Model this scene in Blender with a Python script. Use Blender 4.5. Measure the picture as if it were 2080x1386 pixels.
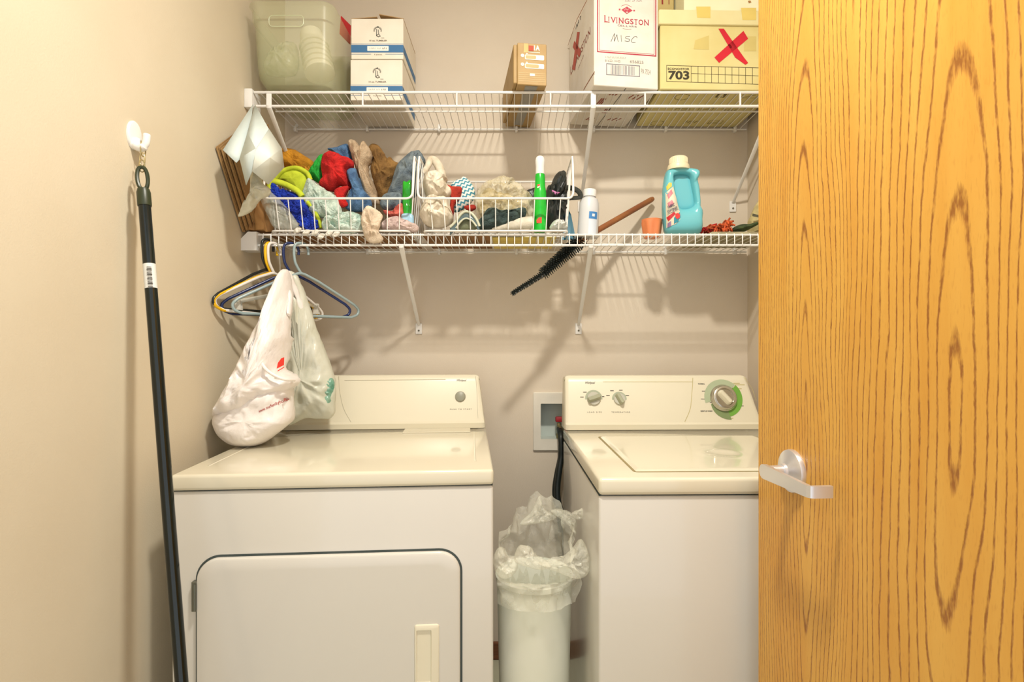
import bpy, bmesh, math, random
from mathutils import Vector, Matrix, noise

random.seed(7)
for o in list(bpy.data.objects):
    bpy.data.objects.remove(o, do_unlink=True)
S = bpy.context.scene
C = S.collection
R = math.radians

# ------------------------------------------------------------------ camera, light, exposure
F = 1110.0            # focal length in pixels of the 2080 wide frame
H = 1.219             # camera height
cam = bpy.data.cameras.new('camera')
cam.sensor_width = 36.0
cam.lens = F / 2080.0 * 36.0
cam.clip_start = 0.02
co = bpy.data.objects.new('camera', cam)
co.location = (0, 0, H)
co.rotation_euler = (R(90), 0, 0)
C.objects.link(co)
S.camera = co

w = bpy.data.worlds.new('world')
S.world = w
w.use_nodes = True
bg = w.node_tree.nodes['Background']
bg.inputs[0].default_value = (0.965, 0.985, 1.0, 1)
bg.inputs[1].default_value = 1.0

def area_light(name, loc, rot, size, power, color, size_y=None):
    l = bpy.data.lights.new(name, 'AREA')
    l.energy = power
    l.color = color
    l.size = size
    if size_y:
        l.shape = 'RECTANGLE'
        l.size_y = size_y
    o = bpy.data.objects.new(name, l)
    o.location = loc
    o.rotation_euler = rot
    C.objects.link(o)
    return o
area_light('ceiling_lamp_light', (0.10, 0.62, 2.70), (0, 0, 0), 0.13, 32, (1.0, 0.945, 0.84))

S.view_settings.view_transform = 'Standard'
S.view_settings.look = 'None'
S.view_settings.gamma = 1.0
S.view_settings.use_curve_mapping = False
S.view_settings.exposure = 0.40

# ------------------------------------------------------------------ helpers
def srgb(c):
    out = []
    for v in c[:3]:
        v = v / 255.0
        out.append(v / 12.92 if v <= 0.04045 else ((v + 0.055) / 1.055) ** 2.4)
    return (*out, 1.0)

MATS = {}
def mat(name, rgb, rough=0.5, metal=0.0, rgb2=None, vscale=8.0, bump=0.0, bscale=200.0, alpha=1.0, trans=0.0, stretch=None, coat=0.0, sss=0.0):
    if name in MATS:
        return MATS[name]
    m = bpy.data.materials.new(name)
    m.use_nodes = True
    nt = m.node_tree
    p = nt.nodes['Principled BSDF']
    p.inputs['Base Color'].default_value = srgb(rgb)
    p.inputs['Roughness'].default_value = rough
    p.inputs['Metallic'].default_value = metal
    p.inputs['Alpha'].default_value = alpha
    p.inputs['Transmission Weight'].default_value = trans
    p.inputs['Coat Weight'].default_value = coat
    tc = nt.nodes.new('ShaderNodeTexCoord')
    vec = tc.outputs['Object']
    if stretch:
        mp = nt.nodes.new('ShaderNodeMapping')
        mp.inputs['Scale'].default_value = stretch
        nt.links.new(vec, mp.inputs['Vector'])
        vec = mp.outputs[0]
    if rgb2 is None:
        rgb2 = tuple(v * 0.94 for v in rgb)
    n = nt.nodes.new('ShaderNodeTexNoise')
    n.inputs['Scale'].default_value = vscale
    n.inputs['Detail'].default_value = 4
    nt.links.new(vec, n.inputs['Vector'])
    r = nt.nodes.new('ShaderNodeValToRGB')
    r.color_ramp.elements[0].position = 0.35
    r.color_ramp.elements[1].position = 0.65
    r.color_ramp.elements[0].color = srgb(rgb2)
    r.color_ramp.elements[1].color = srgb(rgb)
    nt.links.new(n.outputs['Fac'], r.inputs['Fac'])
    nt.links.new(r.outputs['Color'], p.inputs['Base Color'])
    if bump > 0:
        n2 = nt.nodes.new('ShaderNodeTexNoise')
        n2.inputs['Scale'].default_value = bscale
        n2.inputs['Detail'].default_value = 3
        nt.links.new(vec, n2.inputs['Vector'])
        b = nt.nodes.new('ShaderNodeBump')
        b.inputs['Strength'].default_value = bump
        b.inputs['Distance'].default_value = 0.004
        nt.links.new(n2.outputs['Fac'], b.inputs['Height'])
        nt.links.new(b.outputs['Normal'], p.inputs['Normal'])
    MATS[name] = m
    return m

def P(px, py, Y):
    """photo pixel + known distance from the camera plane -> world point"""
    return Vector(((px - 1040.0) / F * Y, Y, H - (py - 693.0) / F * Y))

def hit(px, py, pt, nrm):
    d = Vector(((px - 1040.0) / F, 1.0, -(py - 693.0) / F))
    o = Vector((0, 0, H))
    t = (Vector(pt) - o).dot(Vector(nrm)) / d.dot(Vector(nrm))
    return o + d * t

def tag(o, label=None, cat=None, group=None, kind=None):
    if label: o['label'] = label
    if cat: o['category'] = cat
    if group: o['group'] = group
    if kind: o['kind'] = kind
    return o

def root(name, loc, label, cat, group=None, rz=0.0):
    o = bpy.data.objects.new(name, None)
    o.empty_display_size = 0.05
    o.location = loc
    o.rotation_euler = (0, 0, rz)
    C.objects.link(o)
    return tag(o, label, cat, group)

def root_matrix(o):
    while o.parent is not None:
        o = o.parent
    return Matrix.Translation(o.location) @ Matrix.Rotation(o.rotation_euler.z, 4, 'Z')

def build(name, bm, m, parent=None, world=True, smooth=35, label=None, kind=None, solid=None):
    """bm holds world coordinates (world=True) or the local ones of the thing"""
    bmesh.ops.recalc_face_normals(bm, faces=bm.faces)
    me = bpy.data.meshes.new(name)
    loc = None
    if parent is not None:
        if world:
            bm.transform(root_matrix(parent).inverted())
    else:
        xs = [v.co for v in bm.verts]
        mn = Vector((min(v.x for v in xs), min(v.y for v in xs), min(v.z for v in xs)))
        mx = Vector((max(v.x for v in xs), max(v.y for v in xs), max(v.z for v in xs)))
        loc = Vector(((mn.x + mx.x) / 2, (mn.y + mx.y) / 2, mn.z))
        bm.transform(Matrix.Translation(-loc))
    bm.to_mesh(me)
    bm.free()
    if smooth:
        me.shade_smooth()
        me.set_sharp_from_angle(angle=R(smooth))
    me.materials.append(m)
    o = bpy.data.objects.new(name, me)
    C.objects.link(o)
    if parent is not None:
        o.parent = parent
    else:
        o.location = loc
    if label: o['label'] = label
    if kind: o['kind'] = kind
    if solid:
        md = o.modifiers.new('thickness', 'SOLIDIFY')
        md.thickness = solid
        md.offset = 0
    return o

def BM():
    return bmesh.new()

def box(bm, x0, x1, y0, y1, z0, z1, bev=0.0, seg=2, mtx=None):
    vs = [bm.verts.new((x, y, z)) for z in (z0, z1) for y in (y0, y1) for x in (x0, x1)]
    fs = []
    for q in ((0, 2, 3, 1), (4, 5, 7, 6), (0, 1, 5, 4), (2, 6, 7, 3), (0, 4, 6, 2), (1, 3, 7, 5)):
        fs.append(bm.faces.new([vs[i] for i in q]))
    geom = vs
    if bev > 0:
        es = list({e for f in fs for e in f.edges})
        r = bmesh.ops.bevel(bm, geom=es, offset=bev, segments=seg, affect='EDGES', profile=0.5, clamp_overlap=True)
        geom = list({v for f in r['faces'] for v in f.verts} | {v for v in vs if v.is_valid})
    if mtx is not None:
        bmesh.ops.transform(bm, matrix=mtx, verts=[v for v in geom if v.is_valid])
    return bm

def cr(pts, n=6, closed=False):
    """Catmull-Rom through the points"""
    pts = [Vector(p) for p in pts]
    out = []
    N = len(pts)
    rng = range(N if closed else N - 1)
    for i in rng:
        if closed:
            p0, p1, p2, p3 = pts[(i - 1) % N], pts[i], pts[(i + 1) % N], pts[(i + 2) % N]
        else:
            p0, p1, p2, p3 = pts[max(i - 1, 0)], pts[i], pts[i + 1], pts[min(i + 2, N - 1)]
        for k in range(n):
            t = k / n
            out.append(0.5 * ((2 * p1) + (p2 - p0) * t + (2 * p0 - 5 * p1 + 4 * p2 - p3) * t * t + (3 * p1 - p0 - 3 * p2 + p3) * t ** 3))
    if not closed:
        out.append(pts[-1].copy())
    return out

def tube(bm, pts, r, n=8, closed=False, flat=1.0, up=None):
    """tube along the points; r a number or a list"""
    pts = [Vector(p) for p in pts]
    N = len(pts)
    rs = r if isinstance(r, (list, tuple)) else [r] * N
    rings = []
    prev = None
    for i in range(N):
        if closed:
            t = (pts[(i + 1) % N] - pts[(i - 1) % N])
        else:
            t = pts[min(i + 1, N - 1)] - pts[max(i - 1, 0)]
        if t.length < 1e-9:
            t = Vector((0, 0, 1))
        t.normalize()
        if prev is None:
            a = Vector(up) if up is not None else (Vector((0, 0, 1)) if abs(t.z) < 0.9 else Vector((0, 1, 0)))
            prev = (a - t * a.dot(t)).normalized()
        else:
            prev = prev - t * prev.dot(t)
            if prev.length < 1e-6:
                prev = t.orthogonal()
            prev.normalize()
        b = t.cross(prev)
        rings.append([bm.verts.new(pts[i] + prev * (rs[i] * math.cos(2 * math.pi * k / n)) + b * (flat * rs[i] * math.sin(2 * math.pi * k / n))) for k in range(n)])
    M_ = N if closed else N - 1
    for i in range(M_):
        a, b_ = rings[i], rings[(i + 1) % N]
        for k in range(n):
            bm.faces.new((a[k], a[(k + 1) % n], b_[(k + 1) % n], b_[k]))
    if not closed:
        bm.faces.new(rings[0][::-1])
        bm.faces.new(rings[-1])
    return bm

def loft(bm, rings, cap0=True, cap1=True, closed=True):
    vr = [[bm.verts.new(p) for p in ring] for ring in rings]
    n = len(vr[0])
    for a, b in zip(vr[:-1], vr[1:]):
        for k in range(n if closed else n - 1):
            k2 = (k + 1) % n
            try:
                bm.faces.new((a[k], a[k2], b[k2], b[k]))
            except ValueError:
                pass
    if cap0: bm.faces.new(vr[0][::-1])
    if cap1: bm.faces.new(vr[-1])
    return bm

def lathe(bm, prof, c=(0, 0, 0), n=32, axis='Z', sx=1.0, sy=1.0, cap0=True, cap1=True, mtx=None):
    c = Vector(c)
    rings = []
    for r, z in prof:
        ring = []
        for k in range(n):
            a = 2 * math.pi * k / n
            p = Vector((r * sx * math.cos(a), r * sy * math.sin(a), z))
            if axis == 'Y':
                p = Vector((p.x, p.z, p.y))
            elif axis == 'X':
                p = Vector((p.z, p.x, p.y))
            p = c + p
            if mtx is not None:
                p = mtx @ p
            ring.append(p)
        rings.append(ring)
    return loft(bm, rings, cap0, cap1)

def rrect(x0, x1, y0, y1, r, n=6):
    out = []
    for cx, cy, a0 in ((x1 - r, y1 - r, 0), (x0 + r, y1 - r, 90), (x0 + r, y0 + r, 180), (x1 - r, y0 + r, 270)):
        for k in range(n + 1):
            a = R(a0 + 90 * k / n)
            out.append((cx + r * math.cos(a), cy + r * math.sin(a)))
    return out

def plate(bm, pts, d):
    """polygon (list of 3D points, in one plane) extruded by vector d"""
    d = Vector(d)
    a = [bm.verts.new(Vector(p)) for p in pts]
    b = [bm.verts.new(Vector(p) + d) for p in pts]
    bm.faces.new(a[::-1])
    bm.faces.new(b)
    n = len(a)
    for k in range(n):
        bm.faces.new((a[k], a[(k + 1) % n], b[(k + 1) % n], b[k]))
    return bm

def wrinkle(p, s, seed=0.0):
    q = Vector((p.x * s + seed, p.y * s * 0.7 + seed * 1.7, p.z * s * 0.8 - seed))
    q = q + Vector((noise.noise(q * 0.6 + Vector((3, 1, 7))), 0, noise.noise(q * 0.6 + Vector((9, 4, 2))))) * 0.9
    return 1.0 - 2.2 * abs(noise.noise(q))

def puff(bm, out_px, Y, th, c=None, wr=0.004, ws=28.0, n=7, rings=14, seed=0.0, dY=None, flat=2.0, back=1.0):
    """a soft thing with thickness: closed outline (photo pixels at distance Y), thickest in the middle"""
    pts = cr([(p[0], p[1], 0) for p in out_px], n, True)
    if c is None:
        c = (sum(p[0] for p in out_px) / len(out_px), sum(p[1] for p in out_px) / len(out_px))
    N = len(pts)
    def place(p, r, side):
        Yp = Y + (dY(p.x, p.y) if dY else 0.0)
        q = P(p.x, p.y, Yp)
        h = th * max(0.0, 1 - r ** flat) ** 0.5
        w_ = wr * wrinkle(q + Vector((0, side * 0.05, 0)), ws, seed) * min(1.0, 2.5 * (1 - r) + 0.25)
        w_ += 0.45 * wr * wrinkle(q + Vector((0.3, side * 0.05, 0.1)), ws * 2.9, seed + 5) * min(1.0, 2.5 * (1 - r) + 0.3)
        k = 1.0 if side < 0 else back
        return q + Vector((w_ * 0.5 * r, side * (h * k + (w_ if r < 0.999 else 0.0)), w_ * 0.35 * r))
    edge = [bm.verts.new(place(p, 1.0, -1)) for p in pts]
    cc = Vector((c[0], c[1], 0))
    for side in (-1, 1):
        prev = edge
        for j in range(1, rings):
            r = math.cos(j / rings * math.pi / 2) if j < rings else 0
            ring = [bm.verts.new(place(cc + (p - cc) * r, r, side)) for p in pts]
            for k in range(N):
                k2 = (k + 1) % N
                q = (prev[k], prev[k2], ring[k2], ring[k])
                bm.faces.new(q if side < 0 else q[::-1])
            prev = ring
        v = bm.verts.new(place(cc, 0.0, side))
        for k in range(N):
            k2 = (k + 1) % N
            q = (prev[k], prev[k2], v)
            bm.faces.new(q if side < 0 else q[::-1])
    return bm

def soft_loft(bm, secs, n=40, rows=6, rip=0.0, k=7, seed=0.0, wr=0.0, ws=25.0, cap=True):
    """stacked level sections: (py, px left, px right, Y, half depth)"""
    s = cr([Vector((a[1], a[2], a[0])) for a in secs], rows)
    t = cr([Vector((a[3], a[4], 0)) for a in secs], rows)
    rings = []
    for i, (u, v) in enumerate(zip(s, t)):
        l, r_ = P(u.x, u.z, v.x), P(u.y, u.z, v.x)
        c = (l + r_) / 2
        hw = (r_ - l).length / 2
        ring = []
        for j in range(n):
            a = 2 * math.pi * j / n
            f = 1 + rip * math.sin(k * a + seed + i * 0.05) + rip * 0.6 * math.sin((k + 3) * a + 2 * seed - i * 0.03)
            p = c + Vector((hw * f * math.cos(a), v.y * f * math.sin(a), 0))
            if wr:
                w_ = wr * wrinkle(p, ws, seed)
                p = p + Vector((w_ * math.cos(a), w_ * math.sin(a), w_ * 0.4))
            ring.append(p)
        rings.append(ring)
    return loft(bm, rings, cap, cap)

class Face:
    """a flat printed face: o + u*a + v*b, printing sits 0.4 mm proud"""
    def __init__(s, o, u, v, off=0.0005):
        s.o, s.u, s.v = Vector(o), Vector(u).normalized(), Vector(v).normalized()
        s.n = s.u.cross(s.v).normalized()
        s.off = off
    def at(s, a, b, off=None):
        return s.o + s.u * a + s.v * b + s.n * (s.off if off is None else off)
    def px(s, x, y):
        q = hit(x, y, s.o, s.n) - s.o
        return (q.dot(s.u), q.dot(s.v))
    def poly(s, bm, pts, off=None):
        bm.faces.new([bm.verts.new(s.at(a, b, off)) for a, b in pts])
    def polypx(s, bm, pts, off=None):
        s.poly(bm, [s.px(p[0], p[1]) for p in pts], off)
    def line(s, bm, pts, w_, off=None, closed=False):
        pts = [Vector((p[0], p[1])) for p in pts]
        if closed:
            pts = pts + [pts[0]]
        for a, b in zip(pts[:-1], pts[1:]):
            d = b - a
            if d.length < 1e-9: continue
            d.normalize()
            q = Vector((-d.y, d.x)) * w_ / 2
            e = d * w_ * 0.4
            s.poly(bm, [(a - e - q)[:], (b + e - q)[:], (b + e + q)[:], (a - e + q)[:]], off)
    def linepx(s, bm, pts, w_, off=None, closed=False):
        s.line(bm, [s.px(p[0], p[1]) for p in pts], w_, off, closed)
    def text(s, bm, string, a, b, size, width=None, shear=0.0, bold=0.0, ang=0.0, spacing=1.0, align='LEFT', off=None):
        cu = bpy.data.curves.new('t', 'FONT')
        cu.body = string
        cu.size = 1.0
        cu.shear = shear
        cu.offset = bold
        cu.space_character = spacing
        cu.resolution_u = 3
        ob = bpy.data.objects.new('t', cu)
        C.objects.link(ob)
        dg = bpy.context.evaluated_depsgraph_get()
        me = bpy.data.meshes.new_from_object(ob.evaluated_get(dg))
        bpy.data.objects.remove(ob)
        bpy.data.curves.remove(cu)
        if not me.vertices:
            return
        xs = [v.co.x for v in me.vertices]
        x0, x1 = min(xs), max(xs)
        sy = size / 0.72
        sx = sy if width is None else width / (x1 - x0)
        W = (x1 - x0) * sx
        o0 = {'LEFT': 0, 'CENTER': -W / 2, 'RIGHT': -W}[align]
        ca, sa = math.cos(ang), math.sin(ang)
        vs = []
        for v in me.vertices:
            x = (v.co.x - x0) * sx + o0
            y = v.co.y * sy
            vs.append(bm.verts.new(s.at(a + x * ca - y * sa, b + x * sa + y * ca, off)))
        for p in me.polygons:
            try:
                bm.faces.new([vs[i] for i in p.vertices])
            except ValueError:
                pass
        bpy.data.meshes.remove(me)

def drape(bm, ob, off=0.0008):
    """lays flat printing onto the front of a soft mesh"""
    from mathutils.bvhtree import BVHTree
    mx = root_matrix(ob)
    me = ob.data
    t = BVHTree.FromPolygons([mx @ v.co for v in me.vertices], [tuple(p.vertices) for p in me.polygons])
    for v in bm.verts:
        h = t.ray_cast(Vector((v.co.x, v.co.y - 0.3, v.co.z)), Vector((0, 1, 0)))
        if h[0] is not None:
            v.co.y = h[0].y - off

def printed(name, fill, m, parent, label=None, kind='stuff'):
    bm = BM()
    fill(bm)
    return build(name, bm, m, parent, True, 0, label, kind)

def child_copy(o, parent, loc):
    c = o.copy()
    C.objects.link(c)
    c.parent = parent
    c.location = loc
    return c

# ------------------------------------------------------------------ materials
paint = mat('wall_paint', (208, 196, 172), 0.75, rgb2=(204, 191, 166), vscale=3, bump=0.10, bscale=260)
paint_lifted = mat('wall_paint_lifted', (214, 202, 184), 0.75, rgb2=(210, 197, 178), vscale=3, bump=0.10, bscale=260)  # same paint as the left wall, lightened in colour to even out the lighting
ceil_m = mat('ceiling_paint', (235, 230, 220), 0.8, bump=0.1)
vinyl = mat('vinyl_floor', (190, 188, 165), 0.45, rgb2=(176, 174, 150), vscale=6)
base_m = mat('baseboard_wood', (122, 74, 44), 0.45, rgb2=(98, 58, 34), vscale=10, stretch=(1, 1, 12))
enamel = mat('white_enamel', (210, 206, 197), 0.22, rgb2=(207, 203, 194), vscale=2, coat=0.3)
enamel_top = mat('enamel_warm_lit', (218, 211, 190), 0.16, rgb2=(215, 208, 186), vscale=2, coat=0.4)  # same enamel as the cabinets, warm lamp light on the tops put into the colour
console_m = mat('console_plastic', (224, 217, 195), 0.35, rgb2=(221, 214, 191), vscale=3)
dark_gap = mat('gap_shade_and_feet', (62, 72, 70), 0.7)  # dark grey for seams and feet, and for shade painted into the door groove
grey_print = mat('grey_print', (110, 105, 90), 0.7)
dark_print = mat('dark_print', (58, 54, 48), 0.7)
white_coat = mat('white_vinyl_coating', (232, 230, 226), 0.35, rgb2=(226, 224, 219), vscale=10)
steel = mat('satin_chrome', (226, 226, 230), 0.32, metal=0.75, rgb2=(220, 220, 224))
chrome = mat('polished_chrome', (200, 196, 182), 0.22, metal=0.85, rgb2=(186, 182, 168))

# ------------------------------------------------------------------ setting
WL, WR, YB, ZC = -0.872, 0.905, 2.10, 2.76
YF = -0.9
OX0, OX1, OZ0, OZ1 = 0.106, 0.262, 0.838, 0.983      # opening for the outlet box

def struct(name, bm, m, **k):
    return tag(build(name, bm, m, None, True, 0), kind='structure', **k)

bm = BM()
T = 0.10
box(bm, WL, OX0, YB, YB + T, 0, ZC)
box(bm, OX1, WR, YB, YB + T, 0, ZC)
box(bm, OX0, OX1, YB, YB + T, 0, OZ0)
box(bm, OX0, OX1, YB, YB + T, OZ1, ZC)
struct('wall_back', bm, paint_lifted, label='beige painted back wall behind the shelves and machines')
bm = BM(); box(bm, WL - T, WL, YF, YB + T, 0, ZC)
struct('wall_left', bm, paint, label='beige painted side wall with the white hook')
bm = BM(); box(bm, WR, WR + T, 0.30, YB + T, 0, ZC)
struct('wall_right', bm, paint_lifted, label='beige painted side wall behind the wooden door')
bm = BM(); box(bm, WL - T, WR + 0.8, YF, YB + T, -0.08, 0)
struct('floor', bm, vinyl, label='pale grey green vinyl floor between the machines')
bm = BM(); box(bm, WL - T, WR + T, YF, YB + T, ZC, ZC + 0.08)
struct('ceiling', bm, ceil_m, label='white painted ceiling above the shelves')
bm = BM(); box(bm, WL, WR, YB - 0.014, YB, 0, 0.066, 0.003)
struct('baseboard_back', bm, base_m, label='brown wooden baseboard along the back wall')
bm = BM(); box(bm, WL, WL + 0.014, YF, YB - 0.014, 0, 0.066, 0.003)
struct('baseboard_left', bm, base_m, label='brown wooden baseboard along the side wall under the pole')

# ------------------------------------------------------------------ oak door
def oak():
    m = bpy.data.materials.new('oak_veneer')
    m.use_nodes = True
    nt = m.node_tree
    N, L = nt.nodes, nt.links
    p = N['Principled BSDF']
    tc = N.new('ShaderNodeTexCoord')
    sep = N.new('ShaderNodeSeparateXYZ')
    L.new(tc.outputs['Object'], sep.inputs[0])
    def math_(op, a, b=None, c=None):
        n = N.new('ShaderNodeMath'); n.operation = op
        for i, v in enumerate((a, b, c)):
            if v is None: continue
            if isinstance(v, (int, float)): n.inputs[i].default_value = v
            else: L.new(v, n.inputs[i])
        return n.outputs[0]
    def noise_(sc, scale, detail=2):
        mp = N.new('ShaderNodeMapping'); mp.inputs['Scale'].default_value = sc
        L.new(tc.outputs['Object'], mp.inputs[0])
        n = N.new('ShaderNodeTexNoise'); n.inputs['Scale'].default_value = scale; n.inputs['Detail'].default_value = detail
        L.new(mp.outputs[0], n.inputs['Vector'])
        return n.outputs['Fac']
    u, v = sep.outputs['X'], sep.outputs['Z']
    big = math_('MULTIPLY', math_('SUBTRACT', noise_((5, 1, 0.8), 1.0, 2), 0.5), 0.10)
    fine = math_('MULTIPLY', math_('SUBTRACT', noise_((8, 1, 3.0), 2.0, 3), 0.5), 0.016)
    jag = math_('MULTIPLY', math_('SUBTRACT', noise_((30, 1, 30), 6.0, 2), 0.5), 0.0018)
    uu = math_('ADD', u, math_('ADD', big, math_('ADD', fine, jag)))
    def cone(u0, v0, asp, per):
        du = math_('SUBTRACT', uu, u0)
        dv = math_('MULTIPLY', math_('SUBTRACT', v, v0), asp)
        r = math_('SQRT', math_('ADD', math_('MULTIPLY', du, du), math_('MULTIPLY', dv, dv)))
        return math_('DIVIDE', r, per)
    e1 = cone(0.170, 1.06, 0.060, 0.0088)
    e2 = cone(0.480, 1.13, 0.085, 0.0150)
    e3 = cone(0.800, 0.90, 0.090, 0.0160)
    e = math_('SMOOTH_MIN', math_('SMOOTH_MIN', e1, e2, 1.2), e3, 1.2)
    fr = math_('FRACT', e)
    # thin dark early-wood line, pale fringe at its side
    d = math_('ABSOLUTE', math_('SUBTRACT', fr, 0.5))
    pores = noise_((160, 1, 14), 3.0, 3)
    wid = math_('MULTIPLY', pores, 0.14)
    line = N.new('ShaderNodeMapRange')
    L.new(math_('SUBTRACT', d, wid), line.inputs[0])
    line.inputs[1].default_value = -0.03; line.inputs[2].default_value = 0.06
    line.inputs[3].default_value = 1.0; line.inputs[4].default_value = 0.0
    brk = N.new('ShaderNodeMapRange')
    L.new(noise_((90, 1, 26), 2.0, 2), brk.inputs[0])
    brk.inputs[1].default_value = 0.30; brk.inputs[2].default_value = 0.55
    brk.inputs[3].default_value = 0.25; brk.inputs[4].default_value = 1.0
    lf = math_('MULTIPLY', math_('MULTIPLY', line.outputs[0], brk.outputs[0]), 0.80)
    tone = N.new('ShaderNodeValToRGB')
    tone.color_ramp.elements[0].position = 0.3; tone.color_ramp.elements[1].position = 0.7
    tone.color_ramp.elements[0].color = srgb((206, 148, 58)); tone.color_ramp.elements[1].color = srgb((218, 168, 78))
    L.new(noise_((14, 1, 1.6), 1.3, 4), tone.inputs[0])
    speck = N.new('ShaderNodeMapRange')
    L.new(noise_((420, 1, 60), 1.0, 2), speck.inputs[0])
    speck.inputs[1].default_value = 0.56; speck.inputs[2].default_value = 0.72
    speck.inputs[3].default_value = 0.0; speck.inputs[4].default_value = 0.28
    mx0 = N.new('ShaderNodeMix'); mx0.data_type = 'RGBA'
    L.new(speck.outputs[0], mx0.inputs[0]); L.new(tone.outputs[0], mx0.inputs[6]); mx0.inputs[7].default_value = srgb((176, 118, 44))
    mx = N.new('ShaderNodeMix'); mx.data_type = 'RGBA'
    L.new(lf, mx.inputs[0]); L.new(mx0.outputs[2], mx.inputs[6]); mx.inputs[7].default_value = srgb((126, 66, 22))
    L.new(mx.outputs[2], p.inputs['Base Color'])
    p.inputs['Roughness'].default_value = 0.42
    b = N.new('ShaderNodeBump'); b.inputs['Strength'].default_value = 0.35; b.inputs['Distance'].default_value = 0.002
    L.new(math_('SUBTRACT', 1.0, lf), b.inputs['Height'])
    L.new(b.outputs[0], p.inputs['Normal'])
    return m

bm = BM()
box(bm, 0, 0.86, 0, 0.044, 0.012, 2.05, 0.0015, 1)
me = bpy.data.meshes.new('door_1')
bm.to_mesh(me); bm.free()
me.materials.append(oak())
door = bpy.data.objects.new('door_1', me)
C.objects.link(door)
door.location = (0.527, 1.17, 0)
door.rotation_euler = (0, 0, math.atan2(-1, 0.063))
tag(door, 'open golden oak veneer door with a satin lever handle', kind='structure')

hx, hz = 0.132, 0.972
bm = BM()
lathe(bm, [(0.0005, 0), (0.0405, 0), (0.0410, -0.004), (0.0395, -0.009), (0.034, -0.0125), (0.022, -0.0155), (0.0150, -0.019), (0.0140, -0.024), (0.0005, -0.0245)], (hx, 0, hz), 48, 'Y')
rose = build('handle_rose', bm, steel, door, False, 40, 'round satin chrome handle rose')
bm = BM()
lathe(bm, [(0.0005, -0.018), (0.0115, -0.018), (0.0112, -0.030), (0.0105, -0.052), (0.0005, -0.053)], (hx, 0, hz), 24, 'Y')
prof = []
xa, xb = 0.119, 0.270
pts2 = []
for k in range(9):
    a = R(90 + 180 * k / 8)
    pts2.append((xa + 0.0137 + 0.0137 * math.cos(a), hz + 0.0137 * math.sin(a)))
pts2 += [(xb, hz - 0.0098), (xb, hz + 0.0098)]
plate(bm, [(x, -0.0535, z) for x, z in pts2], (0, -0.0075, 0))
ret = [(xb, -0.061), (xb + 0.0055, -0.0575), (xb + 0.0075, -0.052), (xb + 0.0075, -0.020), (xb, -0.020)]
plate(bm, [(x, y, hz - 0.0098) for x, y in ret], (0, 0, 0.0196))
bmesh.ops.bevel(bm, geom=[e for e in bm.edges if e.calc_length() > 0.0165 and e.calc_face_angle(0) > 0.9], offset=0.0010, segments=2, affect='EDGES', profile=0.5, clamp_overlap=True)
build('handle_lever', bm, steel, door, False, 35, 'satin chrome lever with a bent return')

# ------------------------------------------------------------------ dryer
def console_profile(y0, zt=0.914, dz=0.184, dp=0.115):
    # front base, dark strip, slanted face, rounded top, back   (y, z)
    return [(y0, zt + 0.002), (y0 - 0.003, zt + 0.020), (y0 + 0.004, zt + 0.026), (y0 + 0.045, zt + dz - 0.022),
            (y0 + 0.052, zt + dz - 0.008), (y0 + 0.062, zt + dz - 0.001), (y0 + 0.085, zt + dz), (y0 + dp, zt + dz - 0.004), (y0 + dp, zt + 0.002)]

def make_console(x0, x1, y0, in0, in1, parent, name='console'):
    prof = console_profile(y0)
    zt, dz = 0.914, 0.184
    def ring(x, inset, sgn, shrink):
        out = []
        for (y, z) in prof:
            t = (z - zt) / dz
            c = 0.08
            out.append(Vector((x + sgn * (inset * t), y + (shrink if y < y0 + 0.06 else -shrink), z - (shrink if t > 0.6 else 0))))
        return out
    bm = BM()
    rings = []
    for k, (dx, sh) in enumerate(((0.0, 0.012), (0.003, 0.005), (0.009, 0.0012), (0.016, 0.0))):
        rings.append(ring(x0 + dx, in0, 1, sh))
    for k, (dx, sh) in enumerate(((0.016, 0.0), (0.009, 0.0012), (0.003, 0.005), (0.0, 0.012))):
        rings.append(ring(x1 - dx, in1, -1, sh))
    loft(bm, rings)
    return build(name, bm, console_m, parent, False, 30)

DRW, DRD = 0.734, 0.70
ang_d = R(4.4)
dl = Vector((-0.776, 1.240, 0))
dryer = root('clothes_dryer', dl, 'cream white front loading clothes dryer standing against the side wall under hanging bags', 'dryer', 'washer and dryer pair', ang_d)
Md = root_matrix(dryer)
Mdi = Md.inverted()
bm = BM(); box(bm, 0, DRW, 0.006, DRD, 0.02, 0.874, 0.006, 3)
cab = build('cabinet', bm, enamel, dryer, False)
bm = BM(); box(bm, 0.001, DRW - 0.001, 0.012, DRD - 0.01, 0.8735, 0.8775)
build('top_seam', bm, dark_gap, dryer, False, 0)
bm = BM(); box(bm, -0.001, DRW + 0.001, 0.0, DRD, 0.877, 0.914, 0.008, 4)
top = build('top_panel', bm, enamel_top, dryer, False)
for fx in (0.05, DRW - 0.05):
    for fy in (0.06, DRD - 0.06):
        bm = BM(); lathe(bm, [(0.018, 0), (0.018, 0.012), (0.010, 0.014), (0.010, 0.024)], (fx, fy, 0), 12)
        build('foot', bm, dark_gap, dryer, False)
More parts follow.
